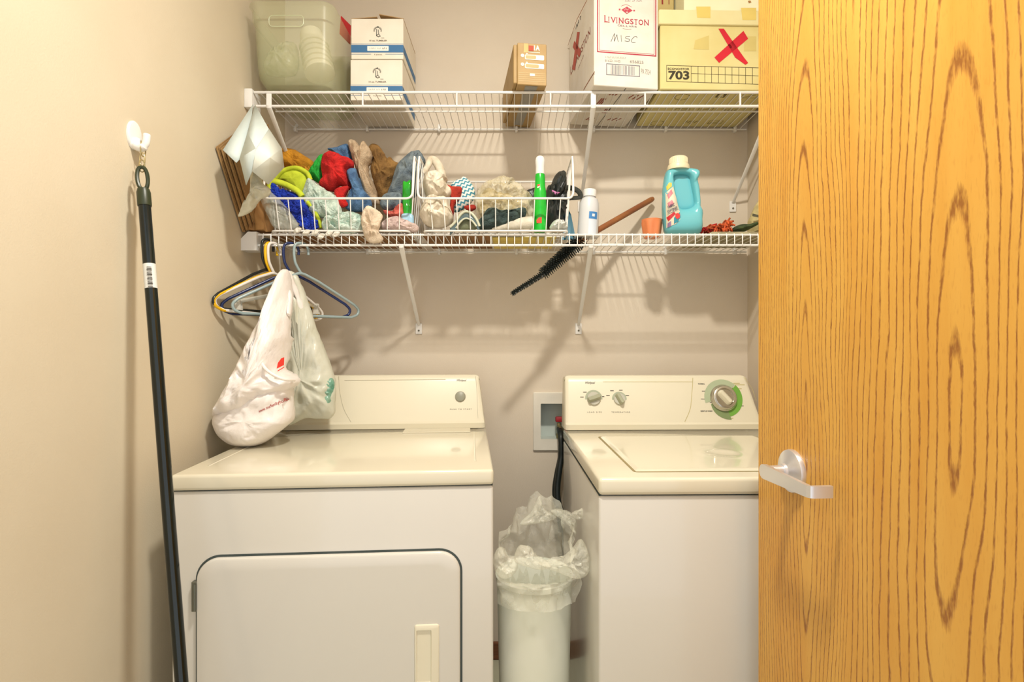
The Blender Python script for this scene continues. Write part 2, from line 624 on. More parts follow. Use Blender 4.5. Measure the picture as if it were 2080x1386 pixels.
# lint screen lid at the back of the top and a raised line
bm = BM(); box(bm, 0.455, 0.680, 0.535, 0.612, 0.9135, 0.9165, 0.001, 1)
lint = build('lint_screen_lid', bm, enamel_top, top, False)
for xr in (0.042, DRW - 0.042):
    bm = BM(); tube(bm, [(xr, 0.09, 0.9135), (xr, 0.54, 0.9135)], 0.0032, 8, flat=0.5, up=(1, 0, 0))
    build('stamped_ridge', bm, enamel_top, top, False, 60)
con = make_console(0.0, DRW, 0.612, 0.012, 0.022, dryer)
yface = lambda z: 0.616 + (z - 0.94) * (0.041 / 0.136)
cf_o = Md @ Vector((0, 0.616, 0.940))
cf_u = Md.to_3x3() @ Vector((1, 0, 0))
cf_v = Md.to_3x3() @ Vector((0, 0.041, 0.136))
cf = Face(cf_o, cf_u, cf_v, 0.0006)
bm = BM()
a, b = cf.px(935, 806)
ctr = cf.at(a, b, 0)
q = cf.n.to_track_quat('Z', 'Y').to_matrix().to_4x4()
lathe(bm, [(0.0185, 0), (0.0185, 0.003), (0.017, 0.006), (0.012, 0.0078), (0.0005, 0.0085)], (0, 0, 0), 32, mtx=Matrix.Translation(ctr) @ q)
build('start_button', bm, mat('button_grey', (150, 150, 132), 0.4), con, True)
def d_print(bm):
    a, b = cf.px(928, 775); cf.text(bm, 'Whirlpool', a, b, 0.0085, width=0.034, shear=0.35, bold=0.01)
    a, b = cf.px(914, 833); cf.text(bm, 'PUSH TO START', a, b, 0.0042, width=0.076, spacing=1.5)
printed('lettering', d_print, dark_print, con)
def d_lines(bm):
    cf.linepx(bm, [(700, 773), (905, 771)], 0.0012)
    cf.linepx(bm, cr([Vector((688, 764, 0)), Vector((690, 795, 0)), Vector((698, 830, 0)), Vector((713, 858, 0))], 6), 0.0012)
    cf.linepx(bm, [(966, 764), (969, 800), (971, 850)], 0.0009)
printed('trim_lines', d_lines, mat('trim_line', (176, 170, 146), 0.6), con)
# door panel
dn = Md.to_3x3() @ Vector((0, -1, 0))
dfp = Md @ Vector((0, 0.006, 0))
def dloc(px, py):
    q = Mdi @ hit(px, py, dfp, dn)
    return q.x, q.z
x0, z1 = dloc(403, 1131)
x1, z1b = dloc(935, 1119)
z1 = (z1 + z1b) / 2
DZ0 = 0.20
bm = BM()
plate(bm, [(x, 0.0065, z) for x, z in rrect(x0 - 0.005, x1 + 0.005, DZ0 - 0.005, z1 + 0.005, 0.055, 10)], (0, -0.0020, 0))
ddoor_gap = build('door_groove_shade', bm, dark_gap, dryer, False)  # dark sheet standing in for the shade in the groove around the door
bm = BM()
rr = lambda i: rrect(x0 + i, x1 - i, DZ0 + i, z1 - i, 0.050 - i * 0.7, 10)
rings = [[Vector((x, y, z)) for x, z in rr(i)] for y, i in ((0.006, 0), (-0.002, 0), (-0.006, 0.002), (-0.008, 0.006), (-0.008, 0.030))]
hx0, hz1 = dloc(843, 1263)
hx1, _ = dloc(893, 1263)
hz0 = hz1 - 0.150
loft(bm, rings, True, True)
ddoor = build('door', bm, enamel, dryer, False)
# recessed pull: proud frame with a scooped hollow (frame pieces around a deep dark back)
bm = BM()
fr_o = rrect(hx0, hx1, hz0, hz1, 0.006, 4)
rings = [[Vector((x, -0.0075, z)) for x, z in fr_o],
         [Vector((x, -0.0115, z)) for x, z in rrect(hx0 + 0.001, hx1 - 0.001, hz0 + 0.001, hz1 - 0.001, 0.006, 4)],
         [Vector((x, -0.0125, z)) for x, z in rrect(hx0 + 0.003, hx1 - 0.003, hz0 + 0.003, hz1 - 0.003, 0.005, 4)],
         [Vector((x, -0.0125, z)) for x, z in rrect(hx0 + 0.005, hx1 - 0.018, hz0 + 0.010, hz1 - 0.012, 0.003, 4)],
         [Vector((x, -0.0086, z)) for x, z in rrect(hx0 + 0.006, hx1 - 0.020, hz0 + 0.016, hz1 - 0.014, 0.003, 4)]]
loft(bm, rings, True, True)
build('handle', bm, console_m, ddoor, False, 30, 'cream plastic recessed door pull')
for zc in (z1 - 0.085, z1 - 0.40):
    bm = BM()
    box(bm, x0 - 0.010, x0 + 0.001, -0.006, 0.006, zc - 0.034, zc + 0.034, 0.001, 1)
    tube(bm, [(x0 - 0.002, -0.008, zc - 0.030), (x0 - 0.002, -0.008, zc + 0.030)], 0.0032, 8)
    build('hinge', bm, mat('hinge_metal', (120, 122, 112), 0.4, metal=0.7), dryer, False)

# ------------------------------------------------------------------ washer
WAW, WAD = 0.686, 0.655
ang_w = R(1.2)
washer = root('washing_machine', (0.194, 1.213, 0), 'cream white top loading washing machine with three dials half behind the oak door', 'washer', 'washer and dryer pair', ang_w)
Mw = root_matrix(washer)
Mwi = Mw.inverted()
bm = BM(); box(bm, 0, WAW, 0.006, WAD + 0.04, 0.02, 0.872, 0.006, 3)
build('cabinet', bm, enamel, washer, False)
bm = BM(); box(bm, 0.001, WAW - 0.001, 0.012, WAD + 0.03, 0.8715, 0.8755)
build('top_seam', bm, dark_gap, washer, False, 0)
bm = BM(); box(bm, -0.001, WAW + 0.001, 0.0, WAD + 0.04, 0.875, 0.914, 0.009, 4)
wtop = build('top_panel', bm, enamel_top, washer, False)
for fx in (0.05, WAW - 0.05):
    for fy in (0.06, WAD - 0.06):
        bm = BM(); lathe(bm, [(0.018, 0), (0.018, 0.012), (0.010, 0.014), (0.010, 0.024)], (fx, fy, 0), 12)
        build('foot', bm, dark_gap, washer, False)
def wloc(px, py, z):
    return Mwi @ hit(px, py, (0, 0, z), (0, 0, 1))
la = wloc(1289.6, 957.5, 0.916)
lb = wloc(1217.5, 886.6, 0.916)
lx0 = (la.x + lb.x) / 2; ly0, ly1 = la.y, lb.y
lx1 = WAW - lx0
bm = BM(); plate(bm, [(x, y, 0.9138) for x, y in rrect(lx0 - 0.004, lx1 + 0.004, ly0 - 0.003, ly1 + 0.004, 0.012, 4)], (0, 0, 0.0010))
build('lid_gap', bm, mat('lid_shadow_gap', (150, 136, 96), 0.7), wtop, False)
# lid with a slightly raised body and a shallow oval finger dimple
bm = BM()
nx, ny = 60, 50
dim = wloc(1466, 922, 0.918)
def lidz(x, y):
    e = min(x - lx0, lx1 - x, y - ly0, ly1 - y)
    z = 0.9135 + 0.0055 * min(1, max(0, e) / 0.010) ** 0.5
    d = math.hypot((x - dim.x) / 0.048, (y - dim.y) / 0.050)
    z -= 0.0035 * max(0, 1 - d * d) ** 1.5
    d2 = (d - 1.05) / 0.25
    z += 0.0008 * math.exp(-d2 * d2)
    return z
grid = [[bm.verts.new((lx0 + (lx1 - lx0) * i / nx, ly0 + (ly1 - ly0) * j / ny, lidz(lx0 + (lx1 - lx0) * i / nx, ly0 + (ly1 - ly0) * j / ny))) for i in range(nx + 1)] for j in range(ny + 1)]
for j in range(ny):
    for i in range(nx):
        bm.faces.new((grid[j][i], grid[j][i + 1], grid[j + 1][i + 1], grid[j + 1][i]))
build('lid', bm, enamel_top, washer, False, 50)
wcon = make_console(0.0, WAW, 0.645, 0.004, 0.040, washer)
wf = Face(Mw @ Vector((0, 0.649, 0.940)), Mw.to_3x3() @ Vector((1, 0, 0)), Mw.to_3x3() @ Vector((0, 0.041, 0.136)), 0.0006)
wq = Matrix((wf.u, wf.v, wf.n)).transposed().to_4x4()
def ring_sector(bm, f, a, b, r0, r1, d0, d1, off, wob=0):
    n = max(4, int(abs(d1 - d0) / 6))
    for k in range(n):
        t0, t1 = R(d0 + (d1 - d0) * k / n), R(d0 + (d1 - d0) * (k + 1) / n)
        g0 = 1 + wob * k / n; g1 = 1 + wob * (k + 1) / n
        f.poly(bm, [(a + r0 * math.cos(t0), b + r0 * math.sin(t0)), (a + r1 * g0 * math.cos(t0), b + r1 * g0 * math.sin(t0)),
                    (a + r1 * g1 * math.cos(t1), b + r1 * g1 * math.sin(t1)), (a + r0 * math.cos(t1), b + r0 * math.sin(t1))], off)
def small_knob(px, py, rot, r):
    a, b = wf.px(px, py)
    M0 = Matrix.Translation(wf.at(a, b, 0)) @ wq @ Matrix.Rotation(R(rot), 4, 'Z')
    bm = BM()
    lathe(bm, [(r, 0), (r, 0.004), (r * 0.94, 0.007), (0.0005, 0.0075)], (0, 0, 0), 32, mtx=M0)
    k = build('dial', bm, mat('knob_silver', (196, 194, 182), 0.35, rgb2=(188, 186, 172)), wcon, True)
    bm = BM()
    rings = []
    for z, wy, wx in ((0.007, 0.010, 0.0), (0.018, 0.0065, 0.001), (0.022, 0.004, 0.003)):
        rings.append([M0 @ Vector((x, y, z)) for x, y in rrect(-r + wx, r - wx, -wy, wy, min(wy * 0.9, 0.006), 4)])
    loft(bm, rings)
    build('grip', bm, mat('knob_grip', (172, 174, 148), 0.35), k, True)
    bm = BM(); ring_sector(bm, wf, a, b, r * 0.9, r * 1.28, -5, 185, 0.0008)
    build('scale_ring', bm, mat('scale_grey_green', (176, 184, 160), 0.6), wcon, True, 0)
small_knob(1206, 810, 18, 0.0235)
small_knob(1258, 811, -62, 0.0200)
a, b = wf.px(1469, 809)
M0 = Matrix.Translation(wf.at(a, b, 0)) @ wq
bm = BM()
lathe(bm, [(0.0470, 0), (0.0465, 0.006), (0.0425, 0.010), (0.041, 0.016), (0.038, 0.0185), (0.031, 0.0190), (0.030, 0.015), (0.0005, 0.015)], (0, 0, 0), 48, mtx=M0)
dial = build('cycle_dial', bm, chrome, wcon, True, 40)
bm = BM()
Mg = M0 @ Matrix.Rotation(R(-50), 4, 'Z')
rings = []
for z, wy, wx in ((0.0145, 0.014, 0.0), (0.024, 0.009, 0.002), (0.028, 0.005, 0.006)):
    rings.append([Mg @ Vector((x, y, z)) for x, y in rrect(-0.0295 + wx, 0.0295 - wx, -wy, wy, wy * 0.8, 4)])
loft(bm, rings)
build('grip', bm, mat('dial_grip', (222, 216, 192), 0.3), dial, True)
bm = BM(); ring_sector(bm, wf, a, b, 0.044, 0.066, 45, 195, 0.0008)
build('scale_ring', bm, mat('scale_pale', (172, 184, 152), 0.6), wcon, True, 0)
bm = BM(); ring_sector(bm, wf, a, b, 0.044, 0.067, -75, 43, 0.0009)
build('scale_ring', bm, mat('scale_green', (112, 168, 62), 0.6), wcon, True, 0, 'bright green arc beside the big dial')
bm = BM(); ring_sector(bm, wf, a, b, 0.044, 0.050, 205, 285, 0.0010, 0.56)
build('scale_ring', bm, mat('scale_olive', (128, 146, 98), 0.6), wcon, True, 0)
def w_print(bm):
    T_ = lambda s, x, y, h, w_, **k: wf.text(bm, s, *wf.px(x, y), h, width=w_, **k)
    T_('Whirlpool', 1189, 780, 0.0085, 0.034, shear=0.35, bold=0.01)
    T_('LOAD SIZE', 1193, 839, 0.0045, 0.049, spacing=1.5)
    T_('TEMPERATURE', 1242, 839, 0.0045, 0.064, spacing=1.4)
    T_('NORMAL', 1418, 781.5, 0.0050, 0.024, bold=0.02)
    T_('GENTLE WASH', 1423, 837, 0.0052, 0.041, bold=0.02)
    T_('Rinse', 1467, 846, 0.0046, 0.020)
    for (x, y) in ((1188, 797), (1211, 797), (1182, 807), (1224, 806), (1243, 794), (1261, 793), (1235, 804), (1274, 804)):
        wf.linepx(bm, [(x - 3, y), (x + 3, y)], 0.0024)
    for (x, y, l) in ((1426, 795, 14), (1431, 802, 8), (1424, 811, 16), (1442, 818, 5), (1484, 789, 5), (1446, 824, 3), (1454, 834, 4), (1484, 837, 5), (1496, 833, 4), (1505, 825, 5)):
        wf.linepx(bm, [(x, y), (x + l, y)], 0.0018)
printed('lettering', w_print, dark_print, wcon)
def w_print2(bm):
    for (x, y, l) in ((1490, 779, 12), (1490, 782, 22), (1493, 790, 13), (1473, 850, 16)):
        wf.linepx(bm, [(x, y), (x + l, y)], 0.0020)
    wf.linepx(bm, cr([Vector((1407, 768, 0)), Vector((1406, 790, 0)), Vector((1402, 830, 0)), Vector((1391, 857, 0))], 6), 0.0016)
    wf.linepx(bm, [(1225, 776), (1406, 776)], 0.0010)
    wf.linepx(bm, [(1511, 766), (1528, 790), (1536, 815)], 0.0010)
printed('trim_lines', w_print2, mat('trim_ochre', (190, 176, 110), 0.6), wcon)

# ------------------------------------------------------------------ washer outlet box in the wall, with its valve; black hose
ob = root('outlet_box', ((OX0 + OX1) / 2, YB, OZ0), 'white recessed washer outlet box with a red valve in the back wall', 'outlet box')
plast = mat('white_abs', (226, 220, 206), 0.45)
bm = BM()
fo = rrect(0.0815, 0.290, 0.799, 1.022, 0.004, 3)
fi = rrect(OX0 + 0.004, OX1 - 0.004, OZ0 + 0.004, OZ1 - 0.004, 0.003, 3)
rings = [[Vector((x, YB - 0.0002, z)) for x, z in fo], [Vector((x, YB - 0.007, z)) for x, z in fo],
         [Vector((x, YB - 0.009, z)) for x, z in rrect(0.0835, 0.288, 0.801, 1.020, 0.004, 3)],
         [Vector((x, YB - 0.009, z)) for x, z in fi], [Vector((x, YB + 0.003, z)) for x, z in fi]]
loft(bm, rings, False, False)
build('frame', bm, plast, ob)
bm = BM()
rings = [[Vector((x, YB + 0.003, z)) for x, z in fi], [Vector((x, YB + 0.075, z)) for x, z in fi]]
loft(bm, rings, False, True)
build('recess', bm, mat('recess_plastic', (198, 206, 198), 0.5), ob)
valve = mat('valve_brass', (160, 148, 108), 0.35, metal=0.7)
bm = BM()
vx, vy = 0.183, YB + 0.030
tube(bm, [(vx, vy, OZ0 + 0.003), (vx, vy, OZ0 + 0.020)], 0.011, 16)
tube(bm, [(vx, vy, OZ0 + 0.020), (vx, vy, OZ0 + 0.062)], 0.008, 16)
tube(bm, [(vx, vy, OZ0 + 0.045), (vx + 0.004, vy - 0.040, OZ0 + 0.040)], 0.0105, 16)
vb = build('valve', bm, valve, ob)
bm = BM(); box(bm, vx - 0.014, vx + 0.030, vy - 0.012, vy + 0.010, OZ0 + 0.066, OZ0 + 0.086, 0.004, 2)
build('valve_handle', bm, mat('red_plastic', (158, 22, 34), 0.4), vb)
hose_m = mat('black_rubber', (22, 30, 30), 0.42)
bm = BM()
tube(bm, cr([P(1136, 872, YB + 0.012), P(1139, 884, 2.05), P(1140.5, 905, 2.035), P(1140, 930, 2.03), P(1136, 955, 2.02), P(1132, 990, 2.01), P(1133, 1015, 2.0), P(1139, 1040, 1.99), P(1146, 1075, 1.99), P(1148, 1130, 2.0)], 6), 0.0115, 12)
tube(bm, cr([P(1140, 905, 2.055), P(1139, 930, 2.05), P(1133, 958, 2.045), P(1128, 990, 2.04), P(1129, 1015, 2.03), P(1136, 1040, 2.02), P(1140, 1080, 2.02)], 6), 0.0115, 12)
hose = build('supply_hose', bm, hose_m)
tag(hose, 'black rubber supply hoses looping down from the red valve beside the washer', 'hose')

# ------------------------------------------------------------------ waste bin and liner
bin_c = Vector((0.058, 1.43, 0))
bin_m = mat('frosted_bin_plastic', (230, 230, 216), 0.4, rgb2=(222, 224, 206), vscale=5, alpha=0.93)
bm = BM()
lathe(bm, [(0.078, 0.002), (0.084, 0.0), (0.0975, 0.598), (0.1005, 0.600), (0.1015, 0.612), (0.0985, 0.616), (0.0955, 0.610), (0.082, 0.006), (0.0005, 0.006)], bin_c, 48, cap1=False)
wb = tag(build('waste_bin', bm, bin_m), 'tall slim frosted white waste bin standing between dryer and washer', 'bin')
film = mat('clear_liner_film', (244, 242, 226), 0.15, rgb2=(236, 234, 214), vscale=30, alpha=0.30, bump=0.9, bscale=70)
bm = BM()
n = 96
rings = []
rows = 30
for j in range(rows + 1):
    t = j / rows
    ring = []
    for k in range(n):
        a = 2 * math.pi * k / n
        bk = 0.5 + 0.5 * math.sin(a + 0.25)                 # 1 at the back, 0 at the front
        nz = noise.noise(Vector((math.cos(a) * 2.2, math.sin(a) * 2.2, t * 2.0 + 4)))
        nf = noise.noise(Vector((math.cos(a) * 6, math.sin(a) * 6, t * 5 + 9)))
        if t < 0.35:
            s = t / 0.35
            r = 0.088 + 0.010 * s - 0.004 * (1 - s)
            z = 0.42 + 0.20 * s
            r += 0.003 * nf
        else:
            s = (t - 0.35) / 0.65
            hb = max(0.0, bk - 0.35) / 0.65
            up = hb ** 0.8 * (0.165 + 0.045 * nz)
            # the front folds over the rim, the back stands up
            rf = 0.098 + 0.026 * math.sin(min(1.0, s * 1.25) * math.pi * 0.78) + 0.010 * s
            zf = 0.622 + 0.034 * math.sin(s * math.pi) - 0.052 * s
            rb = 0.098 - 0.004 * s + 0.012 * s * nz
            zb = 0.622 + up * s
            f = min(1.0, max(0.0, (bk - 0.35) / 0.25))
            r = rf * (1 - f) + rb * f + (0.018 * nf + 0.010 * nz + 0.006 * noise.noise(Vector((math.cos(a) * 15, math.sin(a) * 15, t * 9)))) * min(1, s * 3)
            z = zf * (1 - f) + zb * f + 0.012 * nf * s
        x = bin_c.x + r * math.cos(a)
        x = max(x, -0.036)
        if x > 0.187: x = 0.187
        ring.append(Vector((x, bin_c.y + r * 1.0 * math.sin(a), z)))
    rings.append(ring)
loft(bm, rings, False, False)
# stray corners of film standing up at the back, crumpled folds over the rim in front
for k_, (pp, yy, th_) in enumerate((([(1056, 1066), (1078, 1040), (1096, 1008), (1104, 1034), (1130, 1052), (1100, 1062)], 1.50, 0.006), ([(1118, 1040), (1140, 1036), (1160, 1044), (1170, 1060), (1168, 1092), (1156, 1068)], 1.49, 0.006), ([(1160, 1044), (1180, 1034), (1196, 1026), (1190, 1048), (1172, 1056)], 1.47, 0.004),
        ([(1003, 1128), (1016, 1112), (1034, 1132), (1050, 1140), (1048, 1160), (1030, 1176), (1010, 1170), (1003, 1150)], 1.335, 0.014), ([(1044, 1140), (1050, 1114), (1064, 1108), (1080, 1116), (1094, 1138), (1120, 1152), (1096, 1158), (1066, 1150)], 1.325, 0.014), ([(1092, 1146), (1130, 1140), (1160, 1118), (1178, 1096), (1190, 1112), (1196, 1140), (1192, 1166), (1172, 1176), (1140, 1166)], 1.335, 0.018))):
    puff(bm, pp, yy, th_, wr=0.010, ws=45, seed=91 + k_, rings=10)
tag(build('bin_liner', bm, film, None, True, 60), 'crumpled clear plastic liner folded over the rim of the frosted waste bin', 'bin liner')

# ------------------------------------------------------------------ pole on its wall hook
hy, hzk = 1.257, 1.692
hook = root('wall_hook', (WL, hy, hzk - 0.033), 'white oval adhesive hook on the side wall holding the pole', 'hook')
wplast = mat('white_gloss_plastic', (240, 238, 234), 0.25)
bm = BM()
rings = []
for dx, sc in ((0.0002, 1.0), (0.004, 1.0), (0.0065, 0.93), (0.0072, 0.8)):
    rings.append([Vector((WL + dx, hy + 0.0225 * sc * math.cos(2 * math.pi * k / 32), hzk + 0.033 * sc * math.sin(2 * math.pi * k / 32))) for k in range(32)])
loft(bm, rings)
build('backplate', bm, wplast, hook)
bm = BM()
tube(bm, cr([(WL + 0.006, hy, hzk - 0.010), (WL + 0.010, hy - 0.002, hzk - 0.024), (WL + 0.022, hy - 0.004, hzk - 0.029), (WL + 0.032, hy - 0.004, hzk - 0.020), (WL + 0.035, hy - 0.004, hzk + 0.002)], 6), [0.011] * 8 + [0.010] * 8 + [0.008] * 8 + [0.0065], 12)
build('prong', bm, wplast, hook)

pt_top, pt_bot = Vector((-0.832, 1.228, 1.606)), Vector((-0.591, 1.05, 0.0))
pdir = (pt_bot - pt_top).normalized()
pole = root('extension_pole', pt_bot, 'long dark green extension pole hanging from the hook and leaning past the dryer', 'pole')
pole_m = mat('green_black_lacquer', (8, 20, 17), 0.12, rgb2=(6, 15, 13))
bm = BM()
tube(bm, [pt_top + pdir * 0.075, pt_bot], 0.0122, 24)
build('tube', bm, pole_m, pole)
bm = BM()
tube(bm, [pt_top + pdir * 0.048, pt_top + pdir * 0.056, pt_top + pdir * 0.085, pt_top + pdir * 0.088], [0.0118, 0.0138, 0.0140, 0.0134], 24)
# flat eye at the top of the cap
sx = Vector((1, 0.25, 0)).normalized()
eye = []
for k in range(28):
    a = 2 * math.pi * k / 28
    c_ = Vector((0.0105 * math.copysign(abs(math.cos(a)) ** 0.75, math.cos(a)), 0, 0))
    eye.append(pt_top + pdir * (0.022 - 0.026 * math.sin(a)) + sx * c_.x)
tube(bm, eye, 0.0042, 8, closed=True)
cap = build('hang_cap', bm, mat('olive_rubber', (44, 52, 28), 0.4), pole, True, 40, 'dark olive cap with a hanging eye')
bm = BM()
tube(bm, [pt_top + pdir * 0.222, pt_top + pdir * 0.277], 0.0125, 24)
lab = build('sticker', bm, mat('sticker_white', (222, 222, 216), 0.5), pole)
bm = BM()
fs = Face(pt_top + pdir * 0.225 + Vector((0.0065, -0.0112, 0)), Vector((0.87, 0.5, 0)), -pdir, 0.0006)
for i in range(14):
    y_ = -0.004 - i * 0.0034
    fs.line(bm, [(-0.004, y_), (0.004, y_)], 0.0010 + 0.0012 * ((i * 7) % 3) / 2)
build('barcode', bm, dark_print, lab, True, 0)
# little chain between hook and eye
gold = mat('brass_wire', (196, 180, 130), 0.3, metal=0.8)
bm = BM()
tp = Vector((WL + 0.026, hy - 0.004, hzk - 0.026))
e0 = pt_top + pdir * 0.0
def link(c, u, v, a_, b_):
    tube(bm, [c + u * (a_ * math.cos(2 * math.pi * k / 16)) + v * (b_ * math.sin(2 * math.pi * k / 16)) for k in range(16)], 0.0013, 6, closed=True)
zz = Vector((0, 0, 1))
mid = (tp + e0) / 2
link(tp + Vector((0, 0, -0.006)), Vector((0, 1, 0)), zz, 0.009, 0.018)
link(mid + (e0 - mid) * 0.2, Vector((1, 0, 0)), zz, 0.006, 0.016)
link(e0 + (mid - e0) * 0.25, Vector((0.5, 0.86, 0)), zz, 0.006, 0.014)
build('chain', bm, gold, pole, True, 60, 'thin brass wire chain')

# ------------------------------------------------------------------ wire shelves
UZ, LZ = 2.032, 1.563            # deck heights
UY, LY = 1.787, 1.770            # front edges
SX0, SX1 = -0.842, 0.895

def make_shelf(label, z, yf, style):
    s = root('wire_shelf', ((SX0 + SX1) / 2, YB, z), label, 'shelf', 'white wire shelves on the back wall')
    lip = 0.045 if style == 'upper' else 0.034
    # long rails
    for (y, zz_, r, x0) in ((yf, z, 0.0044 if style == 'upper' else 0.0036, SX0), (yf, z - lip, 0.0044 if style == 'upper' else 0.0036, SX0), (YB - 0.012, z - 0.004, 0.0036, SX0 + 0.006), ((yf + YB) / 2 - 0.02, z - 0.005, 0.0030, SX0 + 0.010)):
        bm = BM(); tube(bm, [(x0, y, zz_), (SX1, y, zz_)], r, 10)
        build('rail', bm, white_coat, s)
    # deck wires, one inch apart
    bm = BM()
    if style == 'upper':
        tube(bm, [(0, yf - 0.001, z + 0.0035), (0, YB - 0.006, z)], 0.00150, 6)
    else:
        tube(bm, [(0, yf - 0.004, z - lip), (0, yf - 0.004, z - 0.002), (0, yf - 0.001, z + 0.0035), (0, YB - 0.006, z)], 0.00160, 6)
    base = bpy.data.objects['wire_shelf'] if False else None
    n = int((SX1 - SX0 - 0.01) / 0.0254)
    first = None
    for i in range(n + 1):
        x = SX0 + 0.012 + i * 0.0254
        if first is None:
            bm.transform(Matrix.Translation((-0, -YB, -z)))
            first = build('wire', bm, white_coat, s, False)
            first.location = (x - (SX0 + SX1) / 2, 0, 0)
        else:
            child_copy(first, s, (x - (SX0 + SX1) / 2, 0, 0))
    if style == 'upper':
        for px in (737, 928, 1118, 1310, 1503):
            x = (px - 1040) / F * yf
            bm = BM(); tube(bm, [(x, yf - 0.001, z), (x, yf - 0.001, z - lip)], 0.0046, 8, flat=0.7)
            build('lip_post', bm, white_coat, s)
    # clips that hold the back rail
    for px in (603, 748, 893, 1049, 1205, 1350, 1490):
        x = (px - 1040) / F * YB
        bm = BM(); box(bm, x - 0.005, x + 0.005, YB - 0.020, YB, z - 0.014, z + 0.006, 0.002, 2)
        tube(bm, [(x, YB - 0.004, z + 0.014), (x, YB, z + 0.014)], 0.006, 10)
        build('wall_clip', bm, white_coat, s)
    # end brackets on the side walls
    bm = BM()
    if style == 'upper':
        box(bm, WL, SX0 - 0.004, yf - 0.010, yf + 0.055, z - 0.052, z + 0.010, 0.003, 2)
    else:
        plate(bm, [(WL, yf - 0.012, z - 0.052), (SX0 + 0.020, yf - 0.012, z - 0.052), (SX0 + 0.020, yf - 0.012, z + 0.008), (SX0 - 0.008, yf - 0.012, z + 0.008), (WL, yf - 0.012, z - 0.014)], (0, 0.050, 0))
    build('end_bracket', bm, white_coat, s)
    # diagonal braces
    for xb_ in ((-0.792, 0.2650, 0.8475) if style == 'upper' else (-0.3575, 0.2554)):
        bm = BM()
        zf = z - 0.300
        top_ = Vector((xb_, yf - 0.006, z - lip - 0.006))
        bot = Vector((xb_, YB - 0.006, zf + 0.018))
        tube(bm, [top_ + Vector((0, -0.001, 0.006)), top_, top_ * 0.9 + bot * 0.1, bot * 0.93 + top_ * 0.07, bot], [0.0085, 0.0085, 0.0080, 0.0065, 0.0060], 10, flat=0.55, up=(1, 0, 0))
        if style == 'upper':
            box(bm, xb_ - 0.0085, xb_ + 0.0085, yf - 0.008, yf - 0.0045, z - lip - 0.008, z - 0.006, 0.001, 1)
        br = build('brace', bm, white_coat, s)
        bm = BM(); box(bm, xb_ - 0.0125, xb_ + 0.0125, YB - 0.005, YB, zf - 0.018, zf + 0.024, 0.0015, 1)
        build('foot_plate', bm, white_coat, br)
        bm = BM(); tube(bm, [(xb_, YB - 0.0072, zf - 0.004), (xb_, YB - 0.004, zf - 0.004)], 0.0035, 10)
        build('screw', bm, grey_print, br)
    return s

make_shelf('white coated wire shelf carrying the plastic tub and cardboard boxes', UZ, UY, 'upper')
make_shelf('white coated wire shelf carrying the wire baskets and the blue jug', LZ, LY, 'lower')
UT, LT = UZ + 0.0055, LZ + 0.0055          # level of the deck wires' tops

# ------------------------------------------------------------------ plastic tub and what it holds
tub_m = mat('frosted_tub_plastic', (204, 206, 168), 0.3, rgb2=(196, 200, 156), vscale=6, alpha=0.23)
def tub_ring(t, i=0.0):
    # t 0 at the floor, 1 at the rim
    e = t ** 0.75
    x0, x1 = -0.785 - 0.060 * e, -0.600 + 0.026 * e
    y0, y1 = 1.795 - 0.058 * e, 2.035 + 0.040 * e
    return rrect(x0 + i, x1 - i, y0 + i, y1 - i, 0.040, 7)
TH = 0.262
tub = root('storage_tub', (-0.70, 1.91, UT), 'frosted plastic storage tub without a lid on the wire shelf', 'tub')
bm = BM()
rings = []
for t, z in ((0.0, 0.0), (0.32, 0.010), (0.60, 0.036), (0.68, 0.07), (0.76, 0.15), (0.80, 0.205), (0.92, 0.209), (0.95, 0.250)):
    rings.append([Vector((x, y, UT + z)) for x, y in tub_ring(t)])
rings.append([Vector((x, y, UT + TH - 0.005)) for x, y in tub_ring(1.08)])
rings.append([Vector((x, y, UT + TH)) for x, y in tub_ring(1.06)])
rings.append([Vector((x, y, UT + TH)) for x, y in tub_ring(0.95)])
for t, z in ((0.92, 0.245), (0.89, 0.211), (0.78, 0.207), (0.74, 0.15), (0.66, 0.07), (0.58, 0.039), (0.31, 0.014), (0.0, 0.004)):
    rings.append([Vector((x, y, UT + z)) for x, y in tub_ring(t, 0.002)])
loft(bm, rings, True, True)
build('tub_body', bm, tub_m, tub)
bm = BM(); f_ = rrect(-0.775, -0.665, 0, 0.035, 0.012, 5)
tube(bm, [(x, 1.7425, UT + 0.185 + z) for x, z in f_], 0.0013, 6, closed=True)
build('grip_ridge', bm, mat('tub_ridge', (204, 208, 176), 0.3), tub)

foam = mat('white_foam', (240, 232, 210), 0.6)
fc = root('foam_cup_stack', P(640, 158, 1.87), 'stack of white foam cups lying inside the frosted tub', 'cups')
ax0, ax1 = P(650, 150, 1.86), P(632, 68, 1.90)
for i in range(6):
    t0 = i / 8.0
    a_ = ax0 + (ax1 - ax0) * t0
    d = (ax1 - ax0).normalized()
    q = d.to_track_quat('Z', 'Y').to_matrix().to_4x4()
    bm = BM()
    lathe(bm, [(0.047, 0), (0.050, 0.001), (0.050, 0.005), (0.046, 0.008), (0.036, 0.062), (0.0005, 0.062)], (0, 0, 0), 28, mtx=Matrix.Translation(a_) @ q)
    build('cup', bm, foam, fc)
clear = mat('clear_bag_film', (228, 226, 200), 0.15, rgb2=(206, 204, 160), vscale=50, alpha=0.5, bump=0.8, bscale=70)
bm = BM(); puff(bm, [(538, 150), (540, 128), (552, 108), (575, 96), (598, 90), (604, 112), (602, 140), (590, 152), (560, 154)], 1.86, 0.045, wr=0.012, ws=45, seed=3)
tag(build('clear_bag', bm, clear, None, True, 60), 'crumpled clear plastic bag inside the frosted tub beside the foam cups', 'bag')
